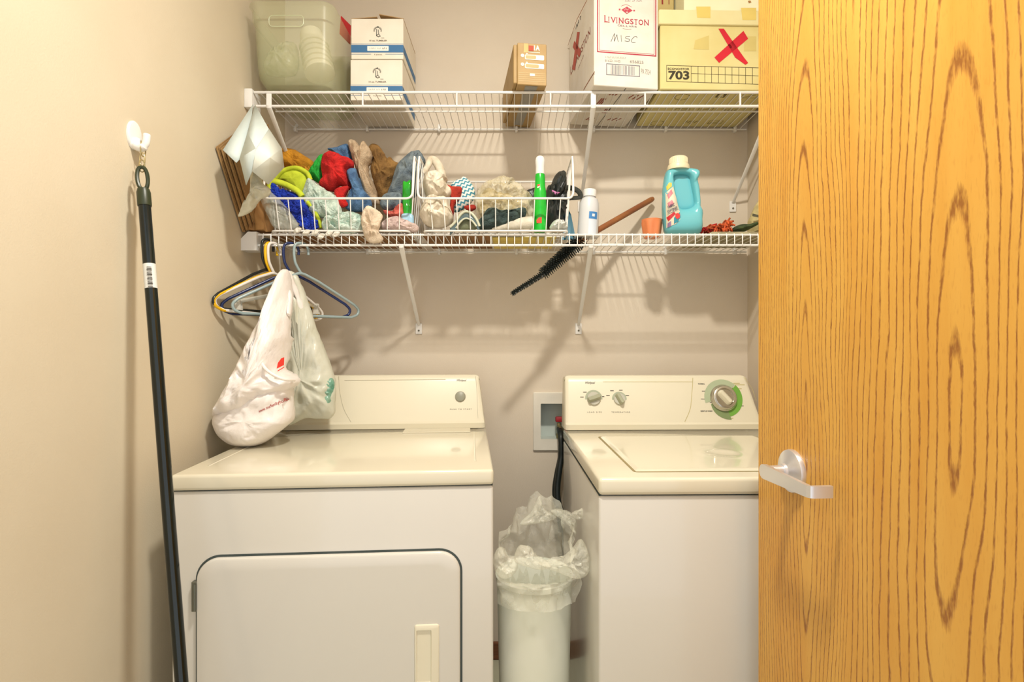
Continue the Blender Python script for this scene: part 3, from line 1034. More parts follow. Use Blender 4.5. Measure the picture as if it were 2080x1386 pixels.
bm = BM(); plate(bm, [(-0.600, 1.90, UT + TH - 0.012), (-0.592, 1.89, UT + TH + 0.042), (-0.578, 1.96, UT + TH + 0.048), (-0.585, 1.975, UT + TH - 0.010)], (0.001, 0, 0.003))
tag(build('red_card', bm, mat('red_cardboard', (206, 24, 40), 0.5)), 'red card lying aslant on the frosted tub rim beside the tumbler boxes', 'card')

# ------------------------------------------------------------------ two tumbler boxes
carton = mat('white_carton', (228, 221, 206), 0.65, rgb2=(222, 213, 196), vscale=12)
craft = mat('kraft_board', (176, 140, 92), 0.8)
blue_ink = mat('blue_ink', (58, 112, 160), 0.6)
black_ink = mat('black_ink', (50, 50, 46), 0.7)
def tumbler_box(z0, x0, x1, y0, y1, h, opened, label):
    b_ = root('tumbler_box', ((x0 + x1) / 2, y0, z0), label, 'box', 'white and blue tumbler boxes')
    bm = BM(); box(bm, x0, x1, y0, y1, z0, z0 + h, 0.0015, 1)
    bd = build('carton', bm, carton, b_)
    W = x1 - x0
    f = Face((x0, y0, z0), (1, 0, 0), (0, 0, 1))
    sd = Face((x1, y0, z0), (0, 1, 0), (0, 0, 1))
    def band(bm):
        f.poly(bm, [(0, 0.022), (W, 0.022), (W, 0.048), (0, 0.048)])
        f.line(bm, [(0, 0.0515), (W, 0.0515)], 0.0012)
        f.line(bm, [(0, 0.0165), (W * 0.38, 0.0165)], 0.0014)
        f.line(bm, [(W * 0.66, 0.0165), (W, 0.0165)], 0.0014)
        sd.poly(bm, [(0, 0.022), (y1 - y0, 0.022), (y1 - y0, 0.048), (0, 0.048)])
    printed('blue_band', band, blue_ink, bd)
    bm = BM(); f.off = 0.0008
    f.poly(bm, [(a * 1.0 + W * 0.31, b + 0.0275) for a, b in rrect(0, W * 0.41, 0, 0.0165, 0.002, 3)])
    build('name_label', bm, mat('label_white', (240, 238, 230), 0.6), bd, True, 0)
    f.off = 0.0011
    def words(bm):
        f.text(bm, '10 oz. TUMBLER', W * 0.52, 0.060, 0.0052, width=W * 0.34, align='CENTER', bold=0.015)
        for k in range(14):
            if k in (5, 9): continue
            a = W * (0.36 + 0.024 * k)
            f.line(bm, [(a, 0.0340), (a + 0.0012 * (k % 3), 0.0340 + 0.0040)], 0.0010 if k < 9 else 0.0016)
        f.text(bm, '6 pieces', W * 0.52, 0.0135, 0.0046, width=W * 0.15, align='CENTER')
        f.line(bm, [(W * 0.575, 0.0715), (W * 0.635, 0.0715)], 0.0010)
    printed('lettering', words, mat('box_grey_ink', (120, 112, 98), 0.7), bd)
    def emblem(bm):
        cx, cz = W * 0.51, 0.0975
        for k in range(15):                                   # fan of strokes above a standing figure
            a = R(200 - 220 * k / 14)
            f.line(bm, [(cx + 0.0105 * math.cos(a), cz + 0.0095 * math.sin(a)), (cx + 0.0140 * math.cos(a), cz + 0.0125 * math.sin(a))], 0.0012)
        for k in range(9):
            a0, a1 = R(20 * k), R(20 * (k + 1))
            f.line(bm, [(cx + 0.0085 * math.cos(a0), cz + 0.002 + 0.0075 * math.sin(a0)), (cx + 0.0085 * math.cos(a1), cz + 0.002 + 0.0075 * math.sin(a1))], 0.0009)
        f.line(bm, [(cx - 0.0035, cz + 0.004), (cx - 0.004, cz - 0.018), (cx + 0.002, cz - 0.022), (cx + 0.009, cz - 0.020)], 0.0022)
        f.line(bm, [(cx + 0.002, cz + 0.001), (cx + 0.0035, cz - 0.012), (cx - 0.002, cz - 0.016)], 0.0018)
        f.line(bm, [(cx - 0.002, cz + 0.010), (cx + 0.001, cz + 0.0135), (cx + 0.003, cz + 0.010)], 0.0016)
        f.line(bm, [(cx + 0.004, cz - 0.014), (cx + 0.008, cz - 0.018)], 0.0018)
    printed('emblem', emblem, mat('emblem_ink', (78, 82, 76), 0.7), bd)
    if opened:
        for (xa, xb, lift) in ((x0, x0 + W * 0.49, 0.007), (x0 + W * 0.53, x1, 0.016)):
            bm = BM()
            hi = x1 if lift > 0.01 else x0
            plate(bm, [(xa, y0 + 0.004, z0 + h + (0.001 if hi == xa else lift)), (xb, y0 + 0.004, z0 + h + (0.001 if hi == xb else lift)), (xb, y1, z0 + h + (0.001 if hi == xb else lift)), (xa, y1, z0 + h + (0.001 if hi == xa else lift))], (0, 0, 0.002))
            build('flap', bm, craft, b_)
    return b_
by0 = 1.857
tumbler_box(UT, -0.549, -0.372, by0, 2.088, 0.1375, False, 'lower of two white tumbler boxes with a blue band, resting on the wire shelf')
tumbler_box(UT + 0.139, -0.546, -0.369, by0 - 0.002, 2.086, 0.1375, True, 'upper of two white tumbler boxes with a blue band and raised flaps')

# ------------------------------------------------------------------ small brown carton
def yaw_box(name, fl, width, depth, h, rz, label, cat, m, z0=UT, group=None, part='carton'):
    r_ = root(name, (fl[0], fl[1], z0), label, cat, group, rz)
    bm = BM(); box(bm, 0, width, 0, depth, 0, h, 0.002, 1)
    b_ = build(part, bm, m, r_, False)
    Mx = root_matrix(r_)
    f = Face(Mx @ Vector((0, 0, 0)), Mx.to_3x3() @ Vector((1, 0, 0)), (0, 0, 1))
    side = Face(Mx @ Vector((0, depth, 0)), Mx.to_3x3() @ Vector((0, -1, 0)), (0, 0, 1))
    under = Face(Mx @ Vector((0, depth, 0)), Mx.to_3x3() @ Vector((1, 0, 0)), Mx.to_3x3() @ Vector((0, -1, 0)))
    return r_, b_, f, side, under
tan = mat('tan_carton', (176, 147, 98), 0.6, rgb2=(166, 135, 84), vscale=14)
r_, b_, f, side, under = yaw_box('coffee_carton', (0.0175, 1.742), 0.094, 0.345, 0.134, R(7.0), 'narrow tan carton with white printed ovals standing alone on the wire shelf', 'carton', tan)
def st(bm):
    for i in range(5):
        z = 0.012 + i * 0.0065
        f.line(bm, [(0.004, z), (0.090, z)], 0.0012)
printed('stripes', st, mat('pale_stripe', (214, 190, 142), 0.6), b_)
f.off = 0.0008
def wh(bm):
    for cz in (0.089, 0.061):
        f.poly(bm, [(a, b) for a, b in rrect(0.024, 0.086, cz - 0.008, cz + 0.008, 0.0035, 4)])
        f.poly(bm, [(0.016 + 0.0055 * math.cos(2 * math.pi * k / 16), cz + 0.004 + 0.0055 * math.sin(2 * math.pi * k / 16)) for k in range(16)])
        f.poly(bm, [(0.026, cz + 0.0095), (0.034, cz + 0.0095), (0.032, cz + 0.0125), (0.028, cz + 0.0125)])
    f.poly(bm, [(0.040, 0.029), (0.056, 0.029), (0.056, 0.037), (0.040, 0.037)])
    f.text(bm, '1A', 0.053, 0.112, 0.016, width=0.019, bold=0.03)
    f.line(bm, [(0.034, 0.105), (0.072, 0.105)], 0.0016)
printed('white_print', wh, mat('white_ink', (238, 232, 218), 0.6), b_)
f.off = 0.0011
def tn(bm):
    for cz in (0.089, 0.061):
        f.poly(bm, [(a, b) for a, b in rrect(0.026, 0.060 if cz > 0.07 else 0.069, cz - 0.0055, cz + 0.0055, 0.004, 4)])
    f.text(bm, '1', 0.0145, 0.0905, 0.005); f.text(bm, '2', 0.0145, 0.0625, 0.005)
printed('tan_print', tn, mat('tan_ink', (196, 168, 116), 0.6), b_)
bm = BM(); f.poly(bm, [(0.036, 0.109), (0.052, 0.109), (0.052, 0.126), (0.036, 0.126)])
build('logo_patch', bm, mat('logo_rust', (176, 64, 28), 0.6), b_, True, 0)
bm = BM(); f.off = 0.0006; f.poly(bm, [(0.020, 0.102), (0.034, 0.104), (0.034, 0.132), (0.021, 0.132)])
build('tape_patch', bm, mat('amber_tape', (206, 150, 44), 0.35), b_, True, 0)
bm = BM(); under.poly(bm, [(0.030, 0.02), (0.062, 0.02), (0.066, 0.340), (0.026, 0.340)], 0.0006)
build('packing_tape', bm, mat('grey_tape', (150, 148, 140), 0.2), b_, True, 0)
bm = BM(); box(bm, -0.012, 0.0, 0.006, 0.33, 0.006, 0.130, 0.002, 1)
build('side_flap', bm, tan, r_, False)

# ------------------------------------------------------------------ wine carton
wcart = mat('white_corrugated', (224, 218, 208), 0.6, rgb2=(218, 210, 196), vscale=18)
wroot, wb_, f, side, under = yaw_box('wine_carton', (0.2625, 1.748), 0.2155, 0.318, 0.322, R(8.2), 'tall white wine carton with a red frame and red lettering', 'box', wcart)
red_ink = mat('crimson_ink', (178, 36, 62), 0.6)
fx = f.px
def frame(bm):
    f.linepx(bm, [(1214, -25), (1214, 105), (1332, 114), (1332, -25)], 0.0036)
    f.linepx(bm, [(1217.5, -25), (1217.5, 102), (1328.5, 110.5), (1328.5, -25)], 0.0012)
printed('red_frame', frame, red_ink, wb_, kind=None)
def serif_word(bm, fc_, word, a0, b0, a1, b1, hgt, bold=0.012, serif=True):
    """capitals set one by one along the line a0,b0 -> a1,b1, with small serifs"""
    d = Vector((a1 - a0, b1 - b0)); ang = math.atan2(d.y, d.x)
    wts = [0.45 if c == 'I' else (1.15 if c in 'NOGV' else 0.85) for c in word]
    tot = sum(wts)
    pos = 0.0
    for i, (c, wt) in enumerate(zip(word, wts)):
        adv = d.length * wt / tot
        h_ = hgt * (1.22 if i == 0 else 1.0)
        p = Vector((a0, b0)) + d * (pos / d.length + adv * 0.08 / d.length)
        fc_.text(bm, c, p.x, p.y, h_, width=adv * (0.30 if c == 'I' else 0.80), ang=ang, bold=bold)
        if serif:
            ex = d.normalized(); up = Vector((-ex.y, ex.x))
            wch = adv * (0.30 if c == 'I' else 0.80)
            foots = {'L': [(0.12, 0), (0.12, 1)], 'I': [(0.5, 0), (0.5, 1)], 'V': [(0.08, 1), (0.92, 1)], 'N': [(0.10, 0), (0.10, 1), (0.90, 1)], 'T': [(0.5, 0)], 'G': [(0.9, 0.45)]}.get(c, [])
            for (u_, v_) in foots:
                cpt = p + ex * (wch * u_) + up * (h_ * v_)
                fc_.line(bm, [(cpt - ex * 0.0022)[:], (cpt + ex * 0.0022)[:]], 0.0011)
        pos += adv
def liv(bm):
    a0, b0 = fx(1227, 45); a1, b1 = fx(1319, 52)
    serif_word(bm, f, 'LIVINGSTON', a0, b0, a1, b1, 0.0175)
printed('brand_lettering', liv, red_ink, wb_, 'crimson capitals reading LIVINGSTON')
def cel(bm):
    a0, b0 = fx(1254, 53.2); a1, b1 = fx(1294, 56.2)
    serif_word(bm, f, 'CELLARS', a0, b0, a1, b1, 0.0052, 0.0, False)
    f.linepx(bm, cr([Vector((1265, 57.5, 0)), Vector((1273, 60, 0)), Vector((1282, 59.5, 0))], 4), 0.0008)
    for k in range(12):
        if k in (4, 7): continue
        f.linepx(bm, [(1270 + k * 2.9, 3), (1271.5 + k * 2.9, 0.5 + (k % 2))], 0.0012)
printed('small_lettering', cel, mat('plum_ink', (120, 70, 82), 0.7), wb_)
def emb(bm):
    f.polypx(bm, [(1262, 20), (1273.5, 13.5), (1285, 21.5), (1273, 28.5)])
    for x, y in ((1258.5, 19.4), (1288, 21.6)):
        f.polypx(bm, [(x - 1.6, y - 1.6), (x + 1.6, y - 1.6), (x + 1.6, y + 1.6), (x - 1.6, y + 1.6)])
    f.linepx(bm, cr([Vector((1262, 12.5, 0)), Vector((1272, 9.5, 0)), Vector((1283, 14.5, 0))], 4), 0.0010)
printed('emblem', emb, mat('emblem_red', (190, 66, 84), 0.6), wb_, 'small red diamond crest')
f.off = 0.0009
def emb2(bm):
    f.linepx(bm, [(1268, 21), (1271, 17.5), (1274, 21), (1277, 18)], 0.0010)
    f.polypx(bm, [(1272, 24), (1275, 24), (1275, 26.5), (1272, 26.5)])
printed('emblem_detail', emb2, wcart, wb_)
f.off = 0.0005
def misc(bm):
    f.linepx(bm, [(1241, 84.5), (1248, 68), (1247.5, 84), (1253, 70.5), (1255.5, 85)], 0.0014)
    f.linepx(bm, [(1261.5, 72), (1262.5, 84.5)], 0.0014)
    f.linepx(bm, cr([Vector(p + (0,)) for p in ((1279.5, 73.5), (1272, 74.5), (1271, 78), (1277, 79.5), (1279.5, 82), (1275, 84.5), (1269, 83))], 5), 0.0013)
    f.linepx(bm, cr([Vector(p + (0,)) for p in ((1294, 77), (1292, 74), (1287, 76), (1282.5, 82), (1284, 86), (1290.5, 86))], 5), 0.0014)
printed('handwriting', misc, black_ink, wb_, 'black marker handwriting reading MISC')
def codes(bm):
    T_ = lambda s, x, y, x2, y2, h, **k: (lambda p, q: f.text(bm, s, p[0], p[1], h, width=math.hypot(q[0] - p[0], q[1] - p[1]), ang=math.atan2(q[1] - p[1], q[0] - p[0]), **k))(fx(x, y), fx(x2, y2))
    for k in range(16):
        f.linepx(bm, [(1230 + k * 2.6, 118 + k * 0.12), (1230.8 + k * 2.6 + (k % 2), 114.5 + k * 0.12)], 0.0009)
    T_('81622-14-05', 1229, 125.5, 1260, 127, 0.0078)
    T_('656825', 1279.5, 128, 1307, 130, 0.0098)
    T_('PA 7524', 1302, 149.5, 1321, 152, 0.0165)
printed('code_print', codes, mat('grey_ink', (138, 132, 124), 0.7), wb_)
def bar(bm):
    f.linepx(bm, [(1232, 129.5), (1299, 134), (1299, 155.5), (1232, 151.5)], 0.0022, closed=True)
    for i in range(22):
        x = 1241 + i * 2.25
        if i in (10, 15): continue
        f.linepx(bm, [(x, 132 + (x - 1232) * 0.066), (x, 149.5 + (x - 1232) * 0.06)], 0.0010 + 0.0012 * ((i * 5) % 3) / 2)
printed('barcode', bar, mat('bar_ink', (116, 116, 128), 0.7), wb_)
# left side: curved printed rules, brand name on edge, red tape cross
def sidep(bm):
    side.linepx(bm, cr([Vector((1186, 182, 0)), Vector((1199, 160, 0)), Vector((1208, 146, 0))], 5), 0.004)
    side.linepx(bm, [(1154, 92), (1172, 40), (1192, 1)], 0.004)
printed('side_rules', sidep, mat('rust_ink', (150, 84, 44), 0.6), wb_)
def sidet(bm):
    a0, b0 = side.px(1159, 154); a1, b1 = side.px(1200, 68)
    serif_word(bm, side, 'LIVINGSTON', a0, b0, a1, b1, 0.026, 0.012, True)
    a0, b0 = side.px(1174, 143); a1, b1 = side.px(1186, 113)
    serif_word(bm, side, 'CELLARS', a0, b0, a1, b1, 0.006, 0, False)
printed('side_lettering', sidet, mat('side_crimson', (142, 66, 54), 0.6), wb_, 'crimson capitals running up the carton side')
def sideh(bm):
    side.linepx(bm, [(1170, 58), (1171.5, 49), (1173, 54), (1174.5, 46)], 0.004)
    side.linepx(bm, [(1175.5, 46), (1175, 41)], 0.004); side.linepx(bm, [(1179, 40), (1178, 35), (1180, 33)], 0.003)
printed('side_handwriting', sideh, black_ink, wb_)
red_tape = mat('red_duct_tape', (206, 22, 46), 0.4)
for nm, q in (('tape_strip', [(1173, 65), (1178, 65), (1168.5, 143), (1163, 141)]), ('tape_strip', [(1164, 96), (1167, 83), (1181, 103), (1177.5, 117)])):
    bm = BM(); side.polypx(bm, q, 0.0012)
    build(nm, bm, mat('red_tape_side', (178, 52, 34), 0.5), wb_, True, 0, 'strip of red tape in a cross')
def und(bm):
    for (a, b, wdt, ht) in ((0.05, 0.05, 0.03, 0.02), (0.09, 0.12, 0.02, 0.03), (0.13, 0.06, 0.05, 0.02), (0.05, 0.19, 0.02, 0.04), (0.14, 0.24, 0.05, 0.03), (0.07, 0.26, 0.03, 0.02)):
        for k in range(3):
            under.line(bm, [(a + wdt * k / 3, b), (a + wdt * (k + 0.6) / 3, b + ht)], 0.005)
printed('bottom_print', und, mat('bottom_rust', (150, 70, 52), 0.7), wb_)
bm = BM(); under.line(bm, [(0.1077, 0.004), (0.1077, 0.314)], 0.0022)
build('bottom_seam', bm, black_ink, wb_, True, 0)

# ------------------------------------------------------------------ yellow records box with its lid
ycart = mat('yellowed_board', (214, 202, 142), 0.65, rgb2=(206, 191, 126), vscale=7)
yroot, yb_, f, side, under = yaw_box('records_box', (0.482, 1.775), 0.385, 0.305, 0.248, R(1.5), 'yellowed cardboard records box with a red tape cross and black 703 print', 'box', ycart, part='body')
bm = BM(); box(bm, -0.006, 0.391, -0.007, 0.312, 0.208, 0.256, 0.002, 1)
lid_ = build('lid', bm, mat('yellowed_lid', (222, 214, 164), 0.65, rgb2=(216, 204, 150), vscale=8), yroot, False)
for q in ([(1459, 58.5), (1470, 58.5), (1511, 117), (1519.5, 128), (1514, 132), (1493, 117)][::-1], [(1451, 117), (1510, 63), (1519.5, 79), (1460.5, 128)]):
    bm = BM(); f.polypx(bm, q, 0.0009)
    build('tape_strip', bm, red_tape, yb_, True, 0, 'strip of red tape in a cross')
def grid_(bm):
    f.linepx(bm, [(1354, 133), (1560, 138.5), (1560, 172), (1354, 165.5)], 0.0016, closed=True)
    f.linepx(bm, [(1404, 149.5), (1560, 155)], 0.0014)
    for i in range(12):
        x = 1404 + i * 13.8
        f.linepx(bm, [(x, 134.2 + (x - 1404) * 0.027), (x, 167 + (x - 1404) * 0.031)], 0.0015)
printed('ruled_grid', grid_, mat('brown_black_ink', (72, 60, 36), 0.7), yb_)
def num(bm):
    p, q = f.px(1357.5, 160.5), f.px(1400, 161.3)
    f.text(bm, '703', p[0], p[1], 0.0265, width=q[0] - p[0], bold=0.035)
printed('number', num, mat('number_ink', (52, 46, 24), 0.7), yb_, 'bold black 703')
def eco(bm):
    p, q = f.px(1356.5, 142), f.px(1400, 143)
    f.text(bm, 'ECONO/STOR', p[0], p[1], 0.0072, width=q[0] - p[0], bold=0.02)
printed('lettering', eco, MATS['number_ink'], yb_)
oldtape = mat('old_clear_tape', (208, 190, 118), 0.3)
for q in ([(1412, 82), (1440, 72), (1440, 101), (1409, 100)], [(1512, 74), (1536, 74), (1536, 104), (1511, 104)]):
    bm = BM(); f.polypx(bm, q, 0.0005)
    build('tape_patch', bm, oldtape, yb_, True, 0)
Ml = root_matrix(yroot)
lf = Face(Ml @ Vector((0, -0.007, 0)), Ml.to_3x3() @ Vector((1, 0, 0)), (0, 0, 1))
for q in ([(1414, 13.5), (1443, 13.5), (1443, 37), (1416, 36)], [(1505, 16), (1536, 16), (1536, 41), (1508, 41)]):
    bm = BM(); lf.polypx(bm, q, 0.0005)
    build('tape_patch', bm, mat('old_tape_lid', (224, 200, 112), 0.3), lid_, True, 0)
def under_p(bm):
    for (a, b, k_) in ((0.09, 0.25, 0), (0.10, 0.13, 1), (0.07, 0.03, 0), (0.18, 0.14, 1), (0.17, 0.03, 2), (0.26, 0.03, 1), (0.27, 0.13, 2), (0.29, 0.25, 1)):
        if k_ == 0:
            for j in range(12):
                t0 = R(30 * j); t1 = R(30 * j + 20)
                under.line(bm, [(a + 0.024 * math.cos(t0), b + 0.022 * math.sin(t0)), (a + 0.024 * math.cos(t1), b + 0.022 * math.sin(t1))], 0.0022)
        elif k_ == 1:
            under.line(bm, [(a, b), (a + 0.05, b), (a + 0.05, b + 0.03), (a, b + 0.03)], 0.0016, closed=True)
            under.line(bm, [(a + 0.01, b + 0.01), (a + 0.04, b + 0.02)], 0.002)
        else:
            for j in range(4):
                under.line(bm, [(a + j * 0.012, b + 0.006 * (j % 2)), (a + j * 0.012 + 0.008, b + 0.025)], 0.0035)
    under.poly(bm, [(0.200, 0.250), (0.232, 0.250), (0.232, 0.282), (0.200, 0.282)])
printed('bottom_print', under_p, mat('bottom_ink', (96, 84, 48), 0.7), yb_)
bm = BM()
under.text(bm, 'B', 0.207, 0.254, 0.024, bold=0.03, off=0.0009)
build('bottom_letter', bm, ycart, yb_, True, 0)
# box on top of its lid and one more behind
zt_ = UT + 0.2565
t1, b1_, f1, s1, u1 = yaw_box('archive_carton', (0.560, 1.778), 0.300, 0.28, 0.19, R(1.5), 'pale yellow carton stacked on the lid of the records box', 'box', mat('pale_yellow_board', (234, 230, 196), 0.65, rgb2=(230, 224, 184), vscale=6), zt_)
bm = BM(); f1.polypx(bm, [(1519, 2), (1524, 1), (1526, 5), (1521, 7)], 0.0006)
build('stain', bm, mat('brown_stain', (160, 112, 60), 0.7), b1_, True, 0)
t2, b2_, f2, s2, u2 = yaw_box('tan_carton', (0.480, 1.86), 0.072, 0.20, 0.17, R(1.5), 'narrow tan carton with a dark red stripe wedged on the records box', 'box', mat('dull_tan_board', (196, 174, 112), 0.7), zt_)
bm = BM(); f2.polypx(bm, [(1343, -20), (1347, -20), (1347, 9), (1344, 9)], 0.0006)
build('red_stripe', bm, mat('dark_red_ink', (140, 34, 30), 0.6), b2_, True, 0)
bm = BM(); f2.polypx(bm, [(1358, -20), (1359.5, -20), (1359.5, 9), (1358, 9)], 0.0006)
build('thin_stripe', bm, MATS['dark_red_ink'], b2_, True, 0)

# ------------------------------------------------------------------ wire baskets on the lower shelf
def make_basket(pxl, pxr, label):
    yf, ybk = 1.735, 2.045
    zb, zf_, zt = LT + 0.0042, 1.672, 1.815
    x0, x1 = (pxl - 1040) / F * yf, (pxr - 1040) / F * yf
    b = root('wire_basket', ((x0 + x1) / 2, (yf + ybk) / 2, zb), label, 'basket', 'white wire baskets')
    ins = 0.016
    bx0, bx1 = x0 + ins, x1 - ins
    by0_, by1_ = yf + 0.018, ybk - 0.012
    # rim: low in front, high on the other three sides
    bm = BM()
    rim = [(x0, yf + 0.035, zt), (x0, yf + 0.020, zt - 0.030)] + cr([(x0, yf + 0.006, zf_ + 0.035), (x0 + 0.002, yf + 0.001, zf_ + 0.012), (x0 + 0.013, yf, zf_ + 0.001), (x0 + 0.035, yf, zf_)], 4) + \
          cr([(x1 - 0.035, yf, zf_), (x1 - 0.013, yf, zf_ + 0.001), (x1 - 0.002, yf + 0.001, zf_ + 0.012), (x1, yf + 0.006, zf_ + 0.035)], 4) + [(x1, yf + 0.020, zt - 0.030), (x1, yf + 0.035, zt), (x1, ybk, zt), (x0, ybk, zt)]
    tube(bm, rim, 0.0036, 8, closed=True)
    build('rim', bm, white_coat, b)
    bm = BM()
    tube(bm, [(x, y, zb) for x, y in rrect(bx0, bx1, by0_, by1_, 0.020, 4)], 0.0032, 8, closed=True)
    build('base_ring', bm, white_coat, b)
    # front and bottom wires
    n = 11
    for i in range(n):
        t = (i + 0.5) / n
        xt = x0 + 0.02 + (x1 - x0 - 0.04) * t
        xb_ = bx0 + 0.01 + (bx1 - bx0 - 0.02) * t
        bm = BM()
        tube(bm, [(xt, yf, zf_), (xb_, by0_ - 0.003, zb + 0.006), (xb_, by0_ + 0.004, zb + 0.001), (xb_, by1_ - 0.004, zb + 0.001), (xb_, by1_ + 0.003, zb + 0.006), (xt, ybk, zt)], 0.0017, 6)
        build('wire', bm, white_coat, b)
    for s_, xx, bb in ((-1, x0, bx0), (1, x1, bx1)):
        for i in range(7):
            t = (i + 0.5) / 7
            yy = yf + 0.036 + (ybk - yf - 0.045) * t
            yb2 = by0_ + 0.02 + (by1_ - by0_ - 0.04) * t
            bm = BM(); tube(bm, [(xx, yy, zt), (bb, yb2, zb + 0.002)], 0.0017, 6)
            build('wire', bm, white_coat, b)
    for i in range(4):
        yy = by0_ + (by1_ - by0_) * (i + 1) / 5
        bm = BM(); tube(bm, [(bx0, yy, zb + 0.0026), (bx1, yy, zb + 0.0026)], 0.0017, 6)
        build('wire', bm, white_coat, b)
    # hanging lugs
    return b
make_basket(534, 838, 'white wire basket filled with coloured rags and the blue chenille pad')
make_basket(848, 1165, 'white wire basket holding the green spray bottle and crumpled bags')

# ------------------------------------------------------------------ soft things in the baskets
def cloth(name, rgb, rgb2, bump=0.6, bscale=420, vscale=30, rough=0.9):
    return mat(name, rgb, rough, rgb2=tuple(v * 0.92 for v in rgb2), vscale=vscale, bump=min(1.0, bump * 1.5), bscale=bscale)
def soft(name, label, cat, m, *shapes, group=None, smooth=75):
    bm = BM()
    for sh in shapes:
        sh(bm)
    return tag(build(name, bm, m, None, True, smooth), label, cat, group)
def PF(pts, Y, th, **k):
    return lambda bm: puff(bm, pts, Y, th, **k)
G1 = 'rags in the first basket'
# chenille slipper pad: blue underside, lime rim and cup
sl = root('chenille_pad', P(600, 460, 1.80), 'royal blue chenille cleaning pad with a lime green cup, leaning in the basket', 'cleaning pad')
bm = BM()
pad = [(551, 388), (565, 384), (590, 389), (612, 400), (632, 430), (646, 462), (630, 467), (604, 450), (580, 430), (562, 410)]
puff(bm, pad, 1.80, 0.016, wr=0.001)
for i in range(420):
    random.seed(100 + i)
    u_, v_ = random.random(), random.random()
    x = 552 + 92 * u_; y = 386 + (78 * u_) + (v_ - 0.5) * (26 + 14 * math.sin(u_ * 3.1))
    p = P(x, y, 1.786)
    s_ = 0.0042 + 0.002 * random.random()
    d = Vector((random.uniform(-1, 1), -1.2, random.uniform(-1, 1))).normalized() * s_ * 2.2
    tube(bm, [p + d * -0.3, p + d * 0.4, p + d], [s_, s_, s_ * 0.45], 6)
build('chenille', bm, cloth('royal_chenille', (30, 66, 196), (18, 40, 150), 0.8, 300), sl, True, 70)
lime = cloth('lime_foam', (206, 220, 58), (190, 206, 44), 0.15, 500)
bm = BM(); tube(bm, cr([P(549, 385, 1.785), P(549, 374, 1.785), P(557, 369, 1.787), P(580, 375, 1.79), P(604, 388, 1.79), P(614, 400, 1.79)], 6), 0.0100, 12)
tube(bm, cr([P(620, 405, 1.795), P(636, 425, 1.795), P(648, 448, 1.795), P(653, 463, 1.795)], 6), 0.0065, 10)
build('rim', bm, lime, sl, True, 60)
bm = BM(); puff(bm, [(560, 364), (578, 347), (602, 342), (622, 352), (629, 368), (618, 402), (600, 386), (575, 370)], 1.845, 0.018, wr=0.002)
tube(bm, cr([P(558, 366, 1.83), P(576, 347, 1.83), P(602, 341, 1.83), P(623, 351, 1.83), P(631, 366, 1.83)], 6), 0.0075, 10)
build('cup', bm, lime, sl, True, 60)

soft('dust_cloth', 'yellow ochre dust cloth with a brown fringe behind the lime pad', 'cloth', cloth('ochre_cloth', (224, 158, 40), (206, 138, 28)),
     PF([(565, 330), (572, 304), (586, 302), (610, 311), (640, 334), (632, 350), (608, 352), (586, 345)], 1.945, 0.03, wr=0.009, seed=1),
     lambda bm: [tube(bm, cr([P(598 + i * 2.4, 339 + (i % 3) * 2, 1.905), P(600 + i * 2.4, 345, 1.90), P(598 + i * 2.4 + (i % 2) * 3, 351, 1.905)], 3), 0.0024, 5) for i in range(13)], group=G1)
soft('green_rag', 'bright green rag squeezed between the lime pad and the red towel', 'cloth', cloth('green_cloth', (52, 196, 74), (34, 168, 52)),
     PF([(624, 356), (638, 332), (653, 314), (660, 330), (658, 374), (648, 374), (634, 364)], 1.875, 0.018, wr=0.010, ws=36, seed=2), group=G1)
soft('red_towel', 'scarlet terry towel draped over the other rags', 'cloth', cloth('red_terry', (214, 34, 30), (186, 20, 22), 0.9, 300),
     PF([(652, 340), (656, 318), (668, 309), (682, 312), (696, 319), (712, 324), (718, 338), (706, 352), (712, 374), (716, 390), (704, 384), (690, 378), (676, 390), (656, 384), (648, 375), (656, 368)], 1.845, 0.034, c=(682, 350), wr=0.016, ws=24, seed=5),
     PF([(680, 386), (704, 378), (708, 384), (700, 402), (707, 416), (694, 422), (684, 410)], 1.815, 0.012, wr=0.004, seed=6), group=G1)
soft('denim_rag', 'blue denim rag folded behind the scarlet towel', 'cloth', cloth('denim', (94, 132, 172), (70, 104, 146), 0.7, 350),
     PF([(665, 303), (684, 300), (704, 293), (712, 310), (716, 338), (724, 360), (702, 340), (684, 316)], 1.905, 0.018, wr=0.009, seed=7),
     PF([(704, 350), (722, 344), (728, 366), (738, 386), (750, 402), (752, 422), (726, 432), (702, 424), (708, 396), (714, 384)], 1.835, 0.024, wr=0.014, ws=30, seed=8), group=G1)
soft('beige_mitt', 'beige terry mitt standing beside the brown glove', 'cloth', cloth('beige_terry', (206, 182, 152), (190, 162, 128), 0.8, 350),
     PF([(707, 292), (713, 284), (722, 287), (729, 297), (736, 289), (743, 292), (754, 312), (752, 326), (746, 340), (750, 364), (766, 400), (768, 416), (748, 412), (736, 388), (724, 348), (714, 318)], 1.885, 0.026, c=(735, 335), wr=0.012, seed=9), group=G1)
soft('brown_glove', 'brown suede work glove standing in the basket', 'glove', cloth('brown_suede', (150, 112, 58), (116, 82, 38), 0.5, 250, 18),
     PF([(749, 302), (755, 294), (764, 295), (772, 301), (781, 314), (786, 322), (793, 319), (798, 326), (809, 333), (802, 354), (793, 380), (786, 406), (768, 406), (760, 375), (752, 345), (756, 322)], 1.925, 0.026, c=(778, 355), wr=0.013, ws=30, seed=11), group=G1)
